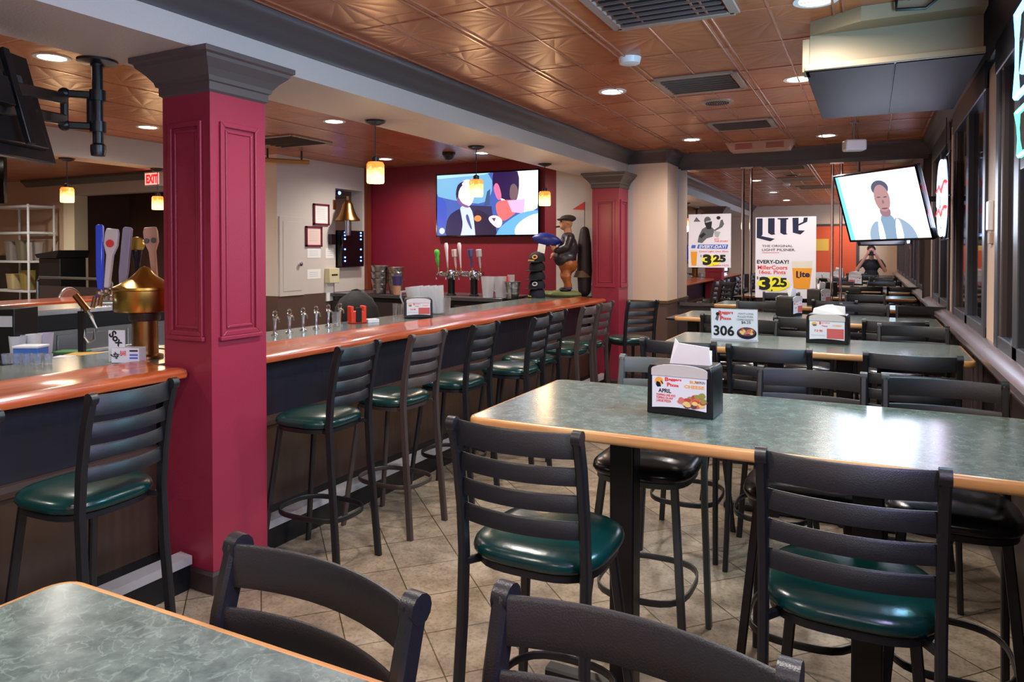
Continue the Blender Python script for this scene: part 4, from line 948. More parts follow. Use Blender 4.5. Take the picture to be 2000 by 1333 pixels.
# tap towers at the back
def handle(t, p0, p1, prof, m, name='tap_handle', sq=2, sy=1):
    d = (Vector(p1)-Vector(p0)); Ln = d.length; q_ = d.to_track_quat('Z', 'Y').to_matrix().to_4x4(); M = Matrix.Translation(p0) @ q_
    return MB().lathe([(r_, z_*Ln) for r_, z_ in prof], m, n=16, sq=sq, sy=sy, M=M).build(name, t, ang=50)
PA = [(.006, 0), (.008, .05), (.012, .3), (.02, .7), (.026, .9), (.018, 1), (.001, 1.01)]
PB = [(.008, 0), (.012, .1), (.03, .5), (.022, .62), (.036, .8), (.03, .95), (.012, 1.0), (.001, 1.01)]
PC = [(.008, 0), (.014, .2), (.016, .6), (.034, .62), (.036, .98), (.03, 1), (.001, 1.0)]
for x, lb, hs in ((-4.75, 'left beer tower on the back counter with a green handle', ((-.16, (70, 170, 60), PB), (-.02, (222, 206, 214), PA), (.1, (216, 190, 186), PC))),
                  (-4.42, 'right beer tower on the back counter with a dark blue handle', ((-.16, (220, 200, 204), PA), (.0, (70, 76, 120), PC), (.12, (190, 184, 190), PC)))):
    t = thing('beer_tower', lb, 'beer tap', (x, 7.78, 1.047))
    MB().lathe([(.06, 0), (.06, .01), (.045, .02), (.045, .2), (.05, .21)], black_p, n=20).build('column', t)
    b = MB(); b.lathe([(.05, .21), (.075, .23), (.08, .26), (.075, .3), (.04, .32)], chrome, n=20); b.tube([(-.16, 0, .27), (.13, 0, .27)], .035, chrome, 12); b.build('chrome_head', t)
    for dx, c_, pf_ in hs:
        MB().tube([(dx, -.02, .3), (dx, -.07, .29), (dx, -.1, .25), (dx, -.1, .2)], .011, chrome, 8).build('faucet', t)
        MB().lathe([(.01, 0), (.012, .05)], brass, (dx, -.05, .3), 10).build('collar', t)
        handle(t, (dx, -.05, .34), (dx-.02, -.06, .66 if pf_ is PA else .58), pf_, mat('handle %d %d %d' % c_, c_, .35))['label'] = 'painted tap handle'
# caps
capcols = [(20, 22, 40), (22, 24, 34), (16, 18, 30), (14, 14, 18), (24, 26, 34)]
hx, hy = -3.52, 7.70
for k in range(5):
    t = thing('baseball_cap', ('lowest cap with a yellow green stripe at the foot of the cap pile', 'second cap from the bottom of the pile, with a white oval badge', 'third cap of the pile beside the ice bucket', 'fourth cap from the bottom, plain and dark', 'topmost navy cap with an orange oval letter badge')[k], 'cap', (hx, hy, CT+.003+k*.105), R(-125+k*6), 'caps piled on the bar')
    cm = mat('cap cloth %d' % k, capcols[k], .8)
    MB().lathe([(.098, 0), (.1, .03), (.09, .07), (.065, .1), (.03, .117), (.001, .12)], cm, n=22, cap=False).build('crown', t)
    vs = []; fs = []
    for i in range(11):
        a = -1.1+2.2*i/10; vs += [(.095*math.cos(a), .095*math.sin(a), .008), (.095*math.cos(a)+.085*math.cos(a*.6)*max(0, 1-abs(a)*.5), .1*math.sin(a), -.002)]
    for i in range(10): fs.append((2*i, 2*i+1, 2*i+3, 2*i+2))
    o = MB().add(vs, fs, cm).build('brim', t); s_ = o.modifiers.new('thick', 'SOLIDIFY'); s_.thickness = .006
    if k in (0, 4): o = MB().tube([(.101*math.cos(a), .101*math.sin(a), .014) for a in [-1.2+2.4*i/12-.9 for i in range(13)]], .007, yel if k == 0 else org, 6).build('stripe', t)
    if k in (1, 4):
        Mx = local_frame((.02, -.102, .055), (1, 0, 0), (0, .3, 1)); Mx = Matrix.Rotation(R(125-k*6), 4, 'Z') @ Mx
        b = MB(); b.add([(a, c_, .004) for a, c_ in blob(0, 0, .035, .026, 20)], [tuple(range(20))], wht if k == 1 else org, Mx); b.add([(a, c_, .005) for a, c_ in blob(0, 0, .022, .014, 20)], [tuple(range(20))], cm, Mx); b.build('badge', t, flat=True)
t = thing('paper_note', 'small white card sticking up on top of the cap pile', 'card', (hx+.05, hy, 1.047+5*.105+.015), R(-15)); MB().box(-.055, .055, -.002, .002, 0, .1, paper, Matrix.Rotation(.2, 4, 'Y')).build('card', t, flat=True)

# statue of a man with a football
def body(name, parts, m, parent, vox, sm=4):
    b = MB()
    for kind, *a in parts:
        if kind == 'b': b.ball(a[0], a[1], m, *(a[2] if len(a) > 2 else (1, 1, 1)), n=14)
        else:
            P_, rs = a; b.tube(P_, 1.0, m, 12, scale=rs)
            b.ball(P_[0], rs[0], m, n=12); b.ball(P_[-1], rs[-1], m, n=12)
    return remeshed(b.build(name, parent), vox, sm)
leather = mat('black leather', (44, 38, 42), .3, bump=(60, .4)); trou = mat('rust brown trousers', (150, 84, 36), .45, bump=(40, .5)); flesh = mat('statue skin', (186, 130, 96), .5)
SX, SY = at(1118, 566, Z=1.12)[:2]
t = thing('statue', 'painted statue of a man in black jacket and flat cap holding a blue football', 'statue', (-3.24, 7.98, 1.116), R(27)); t.scale = (1.18, 1.18, 1.18)
# local: figure faces -X after rotation towards the television
body('jacket', [('b', (0, 0, .44), .105, (1, .95, 1.35)), ('b', (-.03, 0, .34), .115, (1.05, 1, .85)), ('t', [(0, .1, .54), (-.02, .14, .44), (-.1, .12, .36)], [.045, .042, .034]), ('t', [(0, -.1, .54), (-.03, -.14, .45), (-.12, -.1, .42)], [.045, .042, .034]), ('b', (0, 0, .56), .07, (1, 1.5, .7))], leather, t, .012)
body('trousers', [('t', [(0, .05, .28), (-.02, .06, .16), (.01, .055, .06)], [.066, .06, .042]), ('t', [(0, -.05, .28), (-.03, -.06, .16), (0, -.055, .06)], [.066, .06, .042]), ('b', (0, 0, .28), .1)], trou, t, .011)
b = MB()
for s in (-1, 1): b.ball((-.03, s*.055, .022), .04, black_g, 1.5, .8, .6)
for s in (-1, 1): b.lathe([(.04, .03), (.036, .07)], mat('purple sock', (60, 30, 70), .6), (0, s*.055, 0), 12)
b.build('shoes', t)
body('head', [('b', (-.015, 0, .70), .062, (1, .9, 1.15)), ('t', [(0, 0, .60), (-.01, 0, .66)], [.04, .038]), ('b', (-.075, 0, .7), .016, (1.1, .8, 1)), ('b', (-.055, 0, .66), .03), ('b', (0, .055, .7), .016), ('b', (0, -.055, .7), .016)], flesh, t, .008, 2)
b = MB(); b.ball((.0, 0, .745), .075, mat('dark tweed cap', (52, 40, 34), .8), 1.1, 1, .5); b.ball((-.07, 0, .735), .045, mat('dark tweed cap', (52, 40, 34), .8), 1, 1.2, .3); b.build('flat_cap', t)
MB().tube([(-.07, .01, .665), (-.13, .02, .66)], .009, mat('cigar', (60, 36, 22), .7), 8).build('cigar', t)
b = MB()
for s in (-1, 1): b.ball((-.072, s*.022, .715), .007, blk)
b.build('eyes', t)
body('hand', [('b', (-.15, -.08, .44), .03)]+[('t', [(-.15, -.09+.016*k, .45), (-.19, -.09+.016*k, .47)], [.009, .007]) for k in range(4)], flesh, t, .006, 1)
body('hand', [('b', (-.14, .1, .37), .03)]+[('t', [(-.15, .09+.016*k, .37), (-.17, .09+.016*k, .34)], [.009, .007]) for k in range(4)], flesh, t, .006, 1)
b = MB(); Mf = Matrix.Translation((-.22, -.06, .53)) @ Matrix.Rotation(R(8), 4, 'Y') @ Matrix.Rotation(math.pi/2, 4, 'Y')
b.lathe([(.001, -.15), (.03, -.125), (.058, -.07), (.07, 0), (.058, .07), (.03, .125), (.001, .15)], mat('blue football', (34, 48, 130), .4), n=18, M=Mf); fo = b.build('football', t)
t = thing('olive_rock', 'low olive green rock-like mound under the painted statue', 'rock', (-3.3, 8.0, 1.066))
b = MB(); b.ball((0, 0, .02), .2, mat('olive stone', (104, 112, 66), .7, bump=(20, .5)), 1.1, .95, .27); b.ball((-.22, -.02, .02), .1, mat('olive stone', (1, 1, 1)), 1.3, 1, .4); b.v = [Vector((v.x, v.y, max(v.z, 0))) for v in b.v]
b.build('stone', t)
t = thing('standing_bag', 'dark bulky standing bag with a thin pole behind the painted statue', 'bag', (-3.12, 8.22, 1.067), 0)
body('bag_body', [('t', [(0, 0, .06), (0, 0, .3), (0, .0, .62), (0, 0, .78)], [.08, .095, .085, .06])], mat('dark brown bag', (44, 32, 34), .6, bump=(20, .6)), t, .012); 
MB().lathe([(.11, .22), (.08, .3)], mat('tan pouch', (120, 96, 74), .6), (-.02, -.02, 0), 14).build('pouch', t)
pn = MB(); pn.tube([(0, 0, .76), (0, 0, 1.14)], .004, black_p, 6); pn.build('pole', t); MB().prism([(0, 1.14), (0, 1.04), (-.16, 1.05)], -.003, .003, mat('red pennant cloth', (196, 60, 46), .7), Matrix.Rotation(math.pi/2, 4, 'X')).build('pennant', t, flat=True)['label'] = 'red pennant'

# wall behind the bar: frames, notices, panel, bell
XW = -6.5
def wallM(y, z, off=0): return local_frame((XW+off, y, z), (0, 1, 0), (0, 0, 1))
def wrect(name, label, cat, px0, py0, px1, py1, m, dep=.012, extra=None, group=None):
    a, c_ = at(px0, py1, X=XW), at(px1, py0, X=XW); y0, y1 = a.y, c_.y; a2 = at(px1, py1, X=XW); z0, z1 = (a.z+a2.z)/2, c_.z
    t = thing(name, label, cat, (XW, (y0+y1)/2, (z0+z1)/2), 0, group); w_, h_ = (y1-y0)/2, (z1-z0)/2; M = local_frame((0, 0, 0), (0, 1, 0), (0, 0, 1))
    if extra: extra(t, M, w_, h_)
    else: MB().box(-w_, w_, -h_, h_, 0, dep, m, M).build('panel', t, bevel=.002)
    return t
def framed(c1):
    def f(t, M, w_, h_):
        b = MB(); e = .022
        for a in ((-w_, w_, -h_, -h_+e), (-w_, w_, h_-e, h_), (-w_, -w_+e, -h_, h_), (w_-e, w_, -h_, h_)): b.box(*a, 0, .025, mat('burgundy frame', (110, 26, 46), .4), M)
        b.build('frame', t, flat=True); b = MB(); b.box(-w_+e, w_-e, -h_+e, h_-e, 0, .012, c1, M)
        for k in range(6): b.box(-w_*.55, w_*.5, h_*.5-k*h_*.18-.003, h_*.5-k*h_*.18, .012, .013, lgr, M)
        b.build('certificate', t, flat=True)
    return f
wrect('framed_certificate', 'upper burgundy framed certificate left of the brass bell', 'framed certificate', 611, 400, 641, 440, paper, extra=framed(paper), group='framed certificates')
wrect('framed_certificate', 'lower burgundy framed certificate with a pinkish sheet', 'framed certificate', 596, 443, 627, 482, paper, extra=framed(mat('pink paper', (236, 206, 196), .6)), group='framed certificates')
def notice(t, M, w_, h_):
    b = MB(); b.box(-w_, w_, -h_, h_, 0, .003, paper, M)
    for k in range(3): b.box(-w_*.7, w_*.6, h_*.4-k*h_*.4-.004, h_*.4-k*h_*.4, .003, .0035, lgr, M)
    b.build('sheet', t, flat=True)
wrect('wall_notice', 'white notice sheet directly below the pinkish certificate', 'notice', 600, 485, 626, 504, paper, extra=notice)
wrect('wall_notice', 'small white notice beside the recess under the bell', 'notice', 636, 485, 652, 505, paper, extra=notice)
wrect('wall_notice', 'lowest white notice sheet on the pale wall behind the bar', 'notice', 600, 526, 626, 545, paper, extra=notice)
def cabdoor(t, M, w_, h_):
    b = MB(); b.box(-w_, w_, -h_, h_, 0, .02, cab, M); b.box(-w_+.05, w_-.05, -h_+.06, h_-.06, .02, .026, cab, M); b.build('door_panel', t, bevel=.004)
    MB().lathe([(.02, 0), (.02, .03), (.028, .04), (.001, .05)], chrome, (w_-.1, -.1, .02), 14, M=M).build('knob', t)
wrect('wall_cabinet', 'off-white panelled cupboard door on the wall behind the bar', 'cabinet', 545, 425, 592, 578, cab, extra=cabdoor)
def reader(t, M, w_, h_):
    MB().box(-w_, w_, h_*.1, h_, 0, .09, cream_p, M).build('box', t, bevel=.006); MB().box(-w_*.8, w_*.5, -h_, h_*.1, .0, .02, paper, M).build('paper_slip', t, flat=True); MB().box(-w_*.6, w_*.6, h_*.55, h_*.65, .09, .092, blk, M).build('slot', t, flat=True)
wrect('receipt_box', 'cream wall box with a long white paper slip hanging below', 'box', 634, 524, 653, 588, cream_p, extra=reader)
wrect('wall_phone', 'small black handset on the wall below the bell', 'phone', 641, 458, 649, 478, black_p, .06)
wrect('light_switch', 'small bronze switch plate above the black handset', 'switch', 650, 391, 655, 409, brassd, .015)
# bell
p = at(679, 430, X=-6.3); t = thing('brass_bell', 'brass bell hanging in front of the dark recess behind the bar', 'bell', (-6.3, p.y, p.z-.01))
MB().lathe([(.165, 0), (.16, .02), (.12, .07), (.085, .16), (.07, .22), (.045, .26), (.02, .275), (.001, .28)], brassd, n=28, cap=False).build('bell_cup', t)
MB().tube([(0, 0, .27), (0, 0, .33)], .02, brassd, 10).build('hanger', t); MB().bar([(0, 0, .32), (-.2, 0, .32)], .03, .03, black_p).build('bracket', t); MB().lathe([(.035, -.2), (.04, -.16), (.04, .05)], steel, n=14).build('clapper', t)
t = thing('stereo_unit', 'black stereo unit with small blue lights in the dark recess below the bell', 'stereo', (-6.56, 7.93, 1.39))
MB().box(-.1, .16, -.27, .2, 0, .5, black_g).build('body', t, bevel=.01)
b = MB(); be = mat('blue led', (60, 90, 255), .3, emit=(70, 110, 255), es=6)
for dy in (-.22, .12):
    for z in (.08, .13, .24, .38, .43, .47): b.ball((.165, dy, z), .012, be, n=8)
b.build('led', t)
t = thing('blue_light', 'single blue indicator light high in the dark recess', 'light', (-6.5, 7.72, 2.4)); MB().ball((0, 0, 0), .025, be, n=10).build('lens', t); MB().box(-.02, -.0, -.03, .03, -.03, .03, black_p).build('base', t)
# lit beer sign by the crimson column
t = thing('lit_menu_board', 'narrow blue lit board with white drawings just right of the crimson column', 'lit sign', (-7.285, 7.17, 1.96))
MB().box(-.14, .14, -.03, .02, -.42, .42, slate).build('case', t, bevel=.004)
M = local_frame((0, -.031, 0), (1, 0, 0), (0, 0, 1)); b = MB(); flat(b, rect(-.125, -.4, .125, .4), .0, scr((90, 110, 220), 1.1), M); random.seed(11)
for i in range(16): a = random.random(); flat(b, [(x_+(-.07+.14*a), y_) for x_, y_ in blob(0, -.34+i*.04, .05+.03*random.random(), .018+.01*random.random(), 7, random.random())], .001+i*.0001, scr((190, 226, 236), 1.2), M)
flat(b, [(-.02, .25), (.05, .26), (.04, .34), (-.03, .33)], .004, scr((220, 240, 255), 1.2), M); b.build('lit_panel', t, flat=True)
p0, p1 = at(508, 312, Z=2.66), at(603, 318, Z=2.66)
t = thing('wood_valance', 'short golden wood valance hanging under the ceiling right of the crimson column', 'valance', (p0+p1)/2)
h_ = (p1-p0)/2; MB().bar([-h_, h_], .1, .05, mat('golden wood', (168, 112, 48), .4)).build('board', t, bevel=.008)
for s in (-.7, .7): MB().bar([h_*s+Vector((0, 0, .02)), h_*s+Vector((0, 0, CEIL-2.66))], .02, .02, black_p).build('hanger', t)
# ---------------------------------------------------------------- left end of the bar
p = at(282, 700, Z=CT); k_ = mpp(p)
Rv = Vector((math.cos(TH), math.sin(TH), 0)); Fv = Vector((-math.sin(TH), math.cos(TH), 0))
t = thing('draft_tower', 'large brass draft beer tower on the bar left of the big crimson column', 'beer tap', (p.x-.02, p.y+.02, CT), TH)
MB().lathe([(.085, 0), (.085, .012), (.062, .02), (.06, .2)], brassd, n=28).build('column', t)
MB().lathe([(.07, .19), (.075, .2), (.075, .235), (.07, .24)], mat('dark brown collar', (52, 34, 28), .4), n=28).build('collar', t)
MB().lathe([(.1, .235), (.14, .24), (.145, .25), (.145, .345), (.152, .35), (.15, .362), (.12, .375), (.075, .405), (.045, .43), (.03, .45), (.02, .462), (.001, .468)], brass, n=36).build('domed_head', t, ang=50)
def tap(dx, dy, z, rows, label, w_, h_, mm, tilt=0, kind='slab'):
    b = MB(); b.lathe([(.012, 0), (.012, .03), (.018, .035), (.018, .05), (.01, .06)], chrome, (dx, dy, z-.06), 12); b.tube([(dx, dy, z-.03), (dx, dy-.05, z-.04), (dx, dy-.07, z-.09)], .011, chrome, 8); b.build('faucet', t)
    M = Matrix.Translation((dx, dy, z)) @ Matrix.Rotation(tilt, 4, 'Y')
    b = MB()
    if kind == 'slab': b.prism([(-w_*.3, 0), (w_*.3, 0), (w_*.5, h_*.25), (w_*.5, h_*.97), (w_*.3, h_), (-w_*.3, h_), (-w_*.5, h_*.97), (-w_*.5, h_*.25)], -.012, .012, mm, M @ Matrix.Rotation(math.pi/2, 4, 'X'))
    if kind == 'paddle': b.prism([(-.012, 0), (.012, 0), (.016, h_*.55), (w_*.5, h_*.72), (w_*.5, h_*.92), (w_*.4, h_), (-w_*.4, h_), (-w_*.5, h_*.92), (-w_*.5, h_*.72), (-.016, h_*.55)], -.012, .012, mm, M @ Matrix.Rotation(math.pi/2, 4, 'X'))
    o = b.build('tap_handle', t, bevel=.004); o['label'] = label; return o, M
tap(-.215, -.02, .35, 0, 'tall glossy blue tap handle', .034, .33, mat('glossy blue handle', (50, 80, 220), .15), 0)
o, M = tap(-.175, -.03, .36, 0, 'white paddle tap handle with a red dot', .066, .30, mat('white handle', (214, 206, 204), .35), R(6), 'paddle')
MB().lathe([(.02, .0), (.02, .003)], redi, n=16, M=M @ Matrix.Translation((0, -.013, .225)) @ Matrix.Rotation(math.pi/2, 4, 'X')).build('red_dot', o)
tap(-.125, .02, .36, 0, 'broad grey tap handle', .045, .31, mat('grey handle', (150, 144, 160), .4), R(6))
b = MB(); M = Matrix.Translation((-.07, .06, .38)); b.lathe([(.01, 0), (.014, .1), (.026, .16), (.03, .17), (.01, .175)], mat('black gold handle', (24, 22, 34), .15), n=16, M=M); o = b.build('tap_handle', t); o['label'] = 'black flared tap handle with a golden disc'
MB().lathe([(.001, -.012), (.038, -.012), (.04, 0), (.038, .012), (.001, .012)], brass, n=20, M=M @ Matrix.Translation((0, 0, .2)) @ Matrix.Rotation(math.pi/2, 4, 'X')).build('golden_disc', o)
o, M = tap(.03, .05, .39, 0, 'pinkish beige carved tap handle', .07, .28, mat('beige handle', (206, 160, 142), .45), R(-5), 'paddle')
for s in (-1, 1): MB().lathe([(.014, 0), (.014, .004)], gry, n=14, M=M @ Matrix.Translation((s*.018, -.013, .21)) @ Matrix.Rotation(math.pi/2, 4, 'X')).build('round_badge', o)
MB().tube([(-.22, -.02, .3), (-.14, 0, .3)], .022, chrome, 12).build('chrome_arm', t)

p = at(244, 707, Z=CT); t = thing('coaster_caddy', 'white printed card caddy with a black diagonal logo on the bar beside the brass tower', 'caddy', (p.x, p.y, CT), TH)
M = local_frame((0, -.04, 0), (1, 0, 0), (0, 0, 1))
b = MB(); b.box(-.045, .09, -.04, .03, 0, .072, wht); b.build('box', t, bevel=.002)
b = MB(); b.box(-.08, 0, .0, .006, 0, .155, wht); b.build('back_card', t, flat=True)
b = MB(); Mb = local_frame((0, -.0405, 0), (1, 0, 0), (0, 0, 1))
put_text(b, 'Sox', -.08, .095, -.0, .135, .0, blk, local_frame((0, -.001, 0), (1, 0, 0), (0, 0, 1)), .04, 0, R(-50))
put_text(b, 'Sox', -.04, .02, -.012, .06, .001, blk, Mb, .04, 0, R(60)); put_text(b, 'BAR', .0, .035, .03, .06, .001, redi, Mb, .02)
for z in (.055, .035, .02): flat(b, rect(.045, z, .085, z+.008), .001, ink if z > .05 else blu, Mb)
b.build('print', t, flat=True)

t = thing('bar_station', 'steel back station with a chrome rail behind the left end of the bar', 'bar station', (-4.8, 3.0, 0))
MB().box(-.2, .2, -1.3, 1.15, 0, 1.1, steel).build('cabinet', t, bevel=.004); MB().box(-.21, .215, -1.32, 1.17, 1.1, 1.2, black_p).build('dark_band', t, bevel=.004)
MB().box(-.22, .23, -1.33, 1.18, 1.2, 1.235, mat('bright steel edge', (226, 230, 236), .2, metal=.9)).build('chrome_rail', t, bevel=.006)
b = MB()
for k in range(5): b.box(.2, .206, -1.2+k*.48, -.76+k*.48, .5, 1.07, steel)
b.build('door_panel', t, bevel=.004)
t = thing('ice_well', 'steel ice well and drainboard just inside the left end of the bar', 'sink', (-4.02, 2.0, 0))
MB().box(-.28, .25, -1.6, 1.1, 0, .98, steel).build('cabinet', t, flat=True); b = MB()
for s in ((-.28, -.25, -1.6, 1.1), (.22, .25, -1.6, 1.1), (-.28, .25, -1.6, -1.57), (-.28, .25, 1.07, 1.1)): b.box(*s, .98, 1.0, steel)
b.build('rim', t, bevel=.003)
def on(px, X, z0, py=640): q = at(px, py, X=X); return (q.x, q.y, z0)
def bxo(name, label, cat, px, X, z0, w_, d_, h_, m, rz=TH, group=None, part='body', lid=None):
    t = thing(name, label, cat, on(px, X, z0), rz, group); MB().box(-w_/2, w_/2, -d_/2, d_/2, 0, h_, m).build(part, t, bevel=.004)
    if lid: MB().box(-w_/2-.004, w_/2+.004, -d_/2-.004, d_/2+.004, h_, h_+.012, lid).build('lid', t, bevel=.003)
    return t
silver = mat('silver label', (196, 198, 200), .35)
t = bxo('cash_printer', 'black printer with a silver front at the far left edge above the bar', 'printer', 14, -4.35, .985, .22, .2, .3, black_p); MB().box(-.11, .1, -.104, -.1, .2, .26, silver).build('front_plate', t)
bxo('blue_box', 'blue carton standing in the ice well at the left edge', 'box', 60, -3.95, .985, .13, .09, .11, mat('blue carton', (60, 110, 190), .6), lid=wht)
for i, (px_, c_, lb) in enumerate(((34, (210, 214, 220), 'pale cup nearest the left edge inside the bar'), (66, (236, 240, 240), 'bright white plastic cup inside the bar'), (88, (206, 204, 226), 'pale lavender cup inside the bar'))):
    t = thing('plastic_cup', lb, 'cup', on(px_, -4.2, .985), 0, 'cups in the bar well'); MB().lathe([(.03, 0), (.042, .15), (.04, .15), (.028, .006)], mat('cup %d' % i, c_, .4), n=18).build('cup_body', t)
t = bxo('condiment_tray', 'long yellowish tray on the inner edge of the bar behind the card caddy', 'tray', 180, -3.85, .935, .26, .12, .05, mat('yellow tray', (206, 160, 70), .5)); t.location.z = .985
bxo('white_tub', 'small white tub next to the yellowish tray', 'tub', 125, -3.82, .985, .09, .07, .06, wht)
bxo('green_lid_box', 'box with a green lid behind the yellowish tray', 'box', 140, -4.12, .985, .16, .1, .03, gry, lid=mat('green lid', (60, 120, 60), .5))
for i in range(5):
    q = at(18+i*20, 712, Z=CT); t = thing('shot_glass', ('first', 'second', 'third', 'fourth', 'fifth')[i]+' small glass from the left edge along the inner bar top', 'glass', (q.x-.02, q.y, CT), 0, 'small glasses on the bar edge'); MB().lathe([(.018, 0), (.024, .05), (.021, .05), (.016, .006)], glass_m, n=14).build('glass_body', t)
t = thing('soda_gun', 'looped metal soda gun hose hanging inside the bar left of the brass tower', 'soda gun', on(165, -4.02, 1.06))
Mq = Matrix.Rotation(TH, 4, 'Z'); t.rotation_euler = (0, 0, TH)
MB().tube([(-.04, 0, .27), (-.01, 0, .24), (.04, 0, .17), (.065, 0, .1), (.055, 0, .04), (.025, 0, .02), (0, 0, .05), (-.01, 0, .12), (-.01, 0, .22)], .0095, steel, 8).build('hose', t)
MB().tube([(-.05, 0, .29), (.02, 0, .2)], .018, brassd, 10).build('gun_handle', t); MB().box(-.03, -.0, -.015, .015, -.075, .2, black_p).build('holder', t)

# ---------------------------------------------------------------- dining room beyond
t = thing('opposite_counter', 'far bar counter with a wood-edged top seen left of the crimson column', 'bar counter', (-7.35, 4.2, 0))
MB().box(-.3, .3, -2.6, 2.2, 1.07, 1.115, barwood).build('counter_top', t, bevel=.01); MB().box(-.18, .15, -2.55, 2.15, 0, 1.07, beadlow).build('front_panel', t, flat=True)
def dchair(x, y, rz, label):
    t = thing('tall_chair', label, 'chair', (x, y, 0), rz, 'brown round-backed chairs'); up_ = mat('brown upholstery', (128, 76, 62), .6)
    arc = [(.2*math.cos(a), .2*math.sin(a)*1.05) for a in [math.pi*i/12 for i in range(13)]]
    Mx = local_frame((0, .2, .98), (1, 0, 0), (0, -.12, 1))
    MB().prism([(-.2, -.12)]+[(.2, -.12)]+arc, -.025, .025, up_, Mx).build('backrest', t, bevel=.012)
    MB().tube([Mx @ Vector((a*1.05, c_*1.04, -.01)) for a, c_ in [(.2, -.2)]+arc+[(-.2, -.2)]], .012, steel, 8).build('back_frame', t)
    MB().lathe([(.19, .70), (.21, .72), (.21, .75), (.17, .78), (.001, .785)], up_, n=24, sq=3).build('seat', t)
    for sx in (-1, 1):
        for sy in (-1, 1): MB().tube([(sx*.2, sy*.2, 0), (sx*.17, sy*.17, .71)], .012, steel, 8).build('leg', t)
    return t
for px_, X, lb in ((102, -8.1, 'brown round-backed chair left of the tap handles'), (204, -8.1, 'brown round-backed chair half hidden by the blue tap handle')):
    q = at(px_, 560, X=X); dchair(q.x, q.y, R(-65), lb)
t = thing('wire_shelf', 'white metal shelving unit with containers against the far dining room wall', 'shelf', (-12.35, 6.9, 0))
for sx in (-.48, .48):
    for sy in (-.2, .2): MB().lathe([(.018, 0), (.018, 2.35)], wire_w, (sx, sy, 0), 10).build('post', t)
for z in (.4, .95, 1.42, 1.88, 2.3):
    b = MB()
    for s in (-.2, .2): b.box(-.5, .5, s-.012, s+.012, z, z+.035, wire_w)
    for s in (-.48, .48): b.box(s-.012, s+.012, -.2, .2, z, z+.035, wire_w)
    for k in range(9): b.box(-.5, .5, -.17+k*.042, -.165+k*.042, z+.015, z+.022, wire_w)
    b.build('shelf', t, flat=True)
for i, (dx, z, w_, h_, c_, lb) in enumerate(((-.3, 1.45, .2, .28, (150, 140, 134), 'grey tub on the middle shelf, left'), (.02, 1.45, .22, .3, (120, 110, 90), 'olive tub on the middle shelf, centre'), (.3, 1.45, .2, .26, (160, 150, 146), 'pale tub on the middle shelf, right'), (-.25, .99, .22, .22, (200, 180, 130), 'cream box on the lower shelf, left'), (.1, .99, .2, .28, (150, 130, 70), 'mustard box on the lower shelf'))):
    t = thing('storage_tub', lb+' of the white unit', 'tub', (-12.35+dx, 6.9, z-.02+.0)); t.location.z = z-.03+.02 if z > 1.2 else z-.005
    t.location.z = 1.455 if z > 1.2 else .985
    mm = mat('tub %d' % i, c_, .6); MB().lathe([(w_*.42, 0), (w_*.5, h_), (w_*.5, h_+.01)], mm, n=20, sq=4).build('tub_body', t); MB().lathe([(w_*.52, h_+.01), (w_*.52, h_+.03)], mm, n=20, sq=4).build('lid', t)
t = thing('podium', 'black host stand in the brown opening of the dining room', 'stand', (-11.0, 6.7, 0))
MB().box(-.26, .26, -.2, .2, 0, 1.5, black_p).build('cabinet', t, bevel=.01); MB().prism([(-.24, 1.5), (.24, 1.5), (.3, 1.62), (-.3, 1.56)], -.24, .24, black_p, Matrix.Rotation(math.pi/2, 4, 'X')).build('slanted_top', t, bevel=.005)
t = thing('railing', 'pale metal railing with dark panel in the dining room', 'railing', (-10.2, 6.3, 0))
MB().tube([(-.75, 0, 0), (-.75, 0, 1.16), (-.7, 0, 1.22), (.9, 0, 1.22), (.95, 0, 1.16), (.95, 0, 0)], .02, steel, 8).build('rail', t); MB().box(-.7, .9, -.01, .01, .2, 1.1, darkwain).build('panel', t)
t = thing('exit_sign', 'red lit EXIT sign beside the big crimson column, upper left', 'exit sign', (-9.42, 7.08, 2.56))
MB().box(-.17, .17, -.03, .03, 0, .21, wht).build('case', t, bevel=.004); MB().bar([(0, 0, .21), (0, 0, .232)], .05, .03, wht).build('mount', t)
b = MB(); Mx = local_frame((0, -.031, 0), (1, 0, 0), (0, 0, 1)); flat(b, rect(-.155, .02, .155, .19), 0, scr((255, 150, 140), 1.6), Mx); put_text(b, 'EXIT', -.13, .04, .13, .17, .001, mat('exit red', (200, 20, 20), .5, emit=(255, 20, 20), es=1.2), Mx, .05); b.build('lit_face', t, flat=True)
t = thing('flat_television', 'dark television edge at the far left below the black mount', 'television', (-9.3, 4.9, 2.05), R(30))
t.location = at(0, 345, X=-8.6); MB().box(-.3, .06, -.03, .03, -.3, .3, black_g).build('panel', t, bevel=.004); MB().tube([(-.1, 0, .3), (-.1, 0, CEIL-t.location.z-.0)], .02, black_p, 8).build('ceiling_pole', t)

# thermostat on the wall strip between the windows
t = thing('thermostat', 'white thermostat on the peach wall strip between the window frames', 'thermostat', (.58, 4.56, 1.73))
MB().box(-.025, 0, -.045, .045, -.02, .14, white_p).build('cover', t, bevel=.006); MB().box(-.018, 0, -.04, .04, -.09, -.03, mat('tan switch', (176, 150, 130), .5)).build('switch_plate', t, bevel=.003)

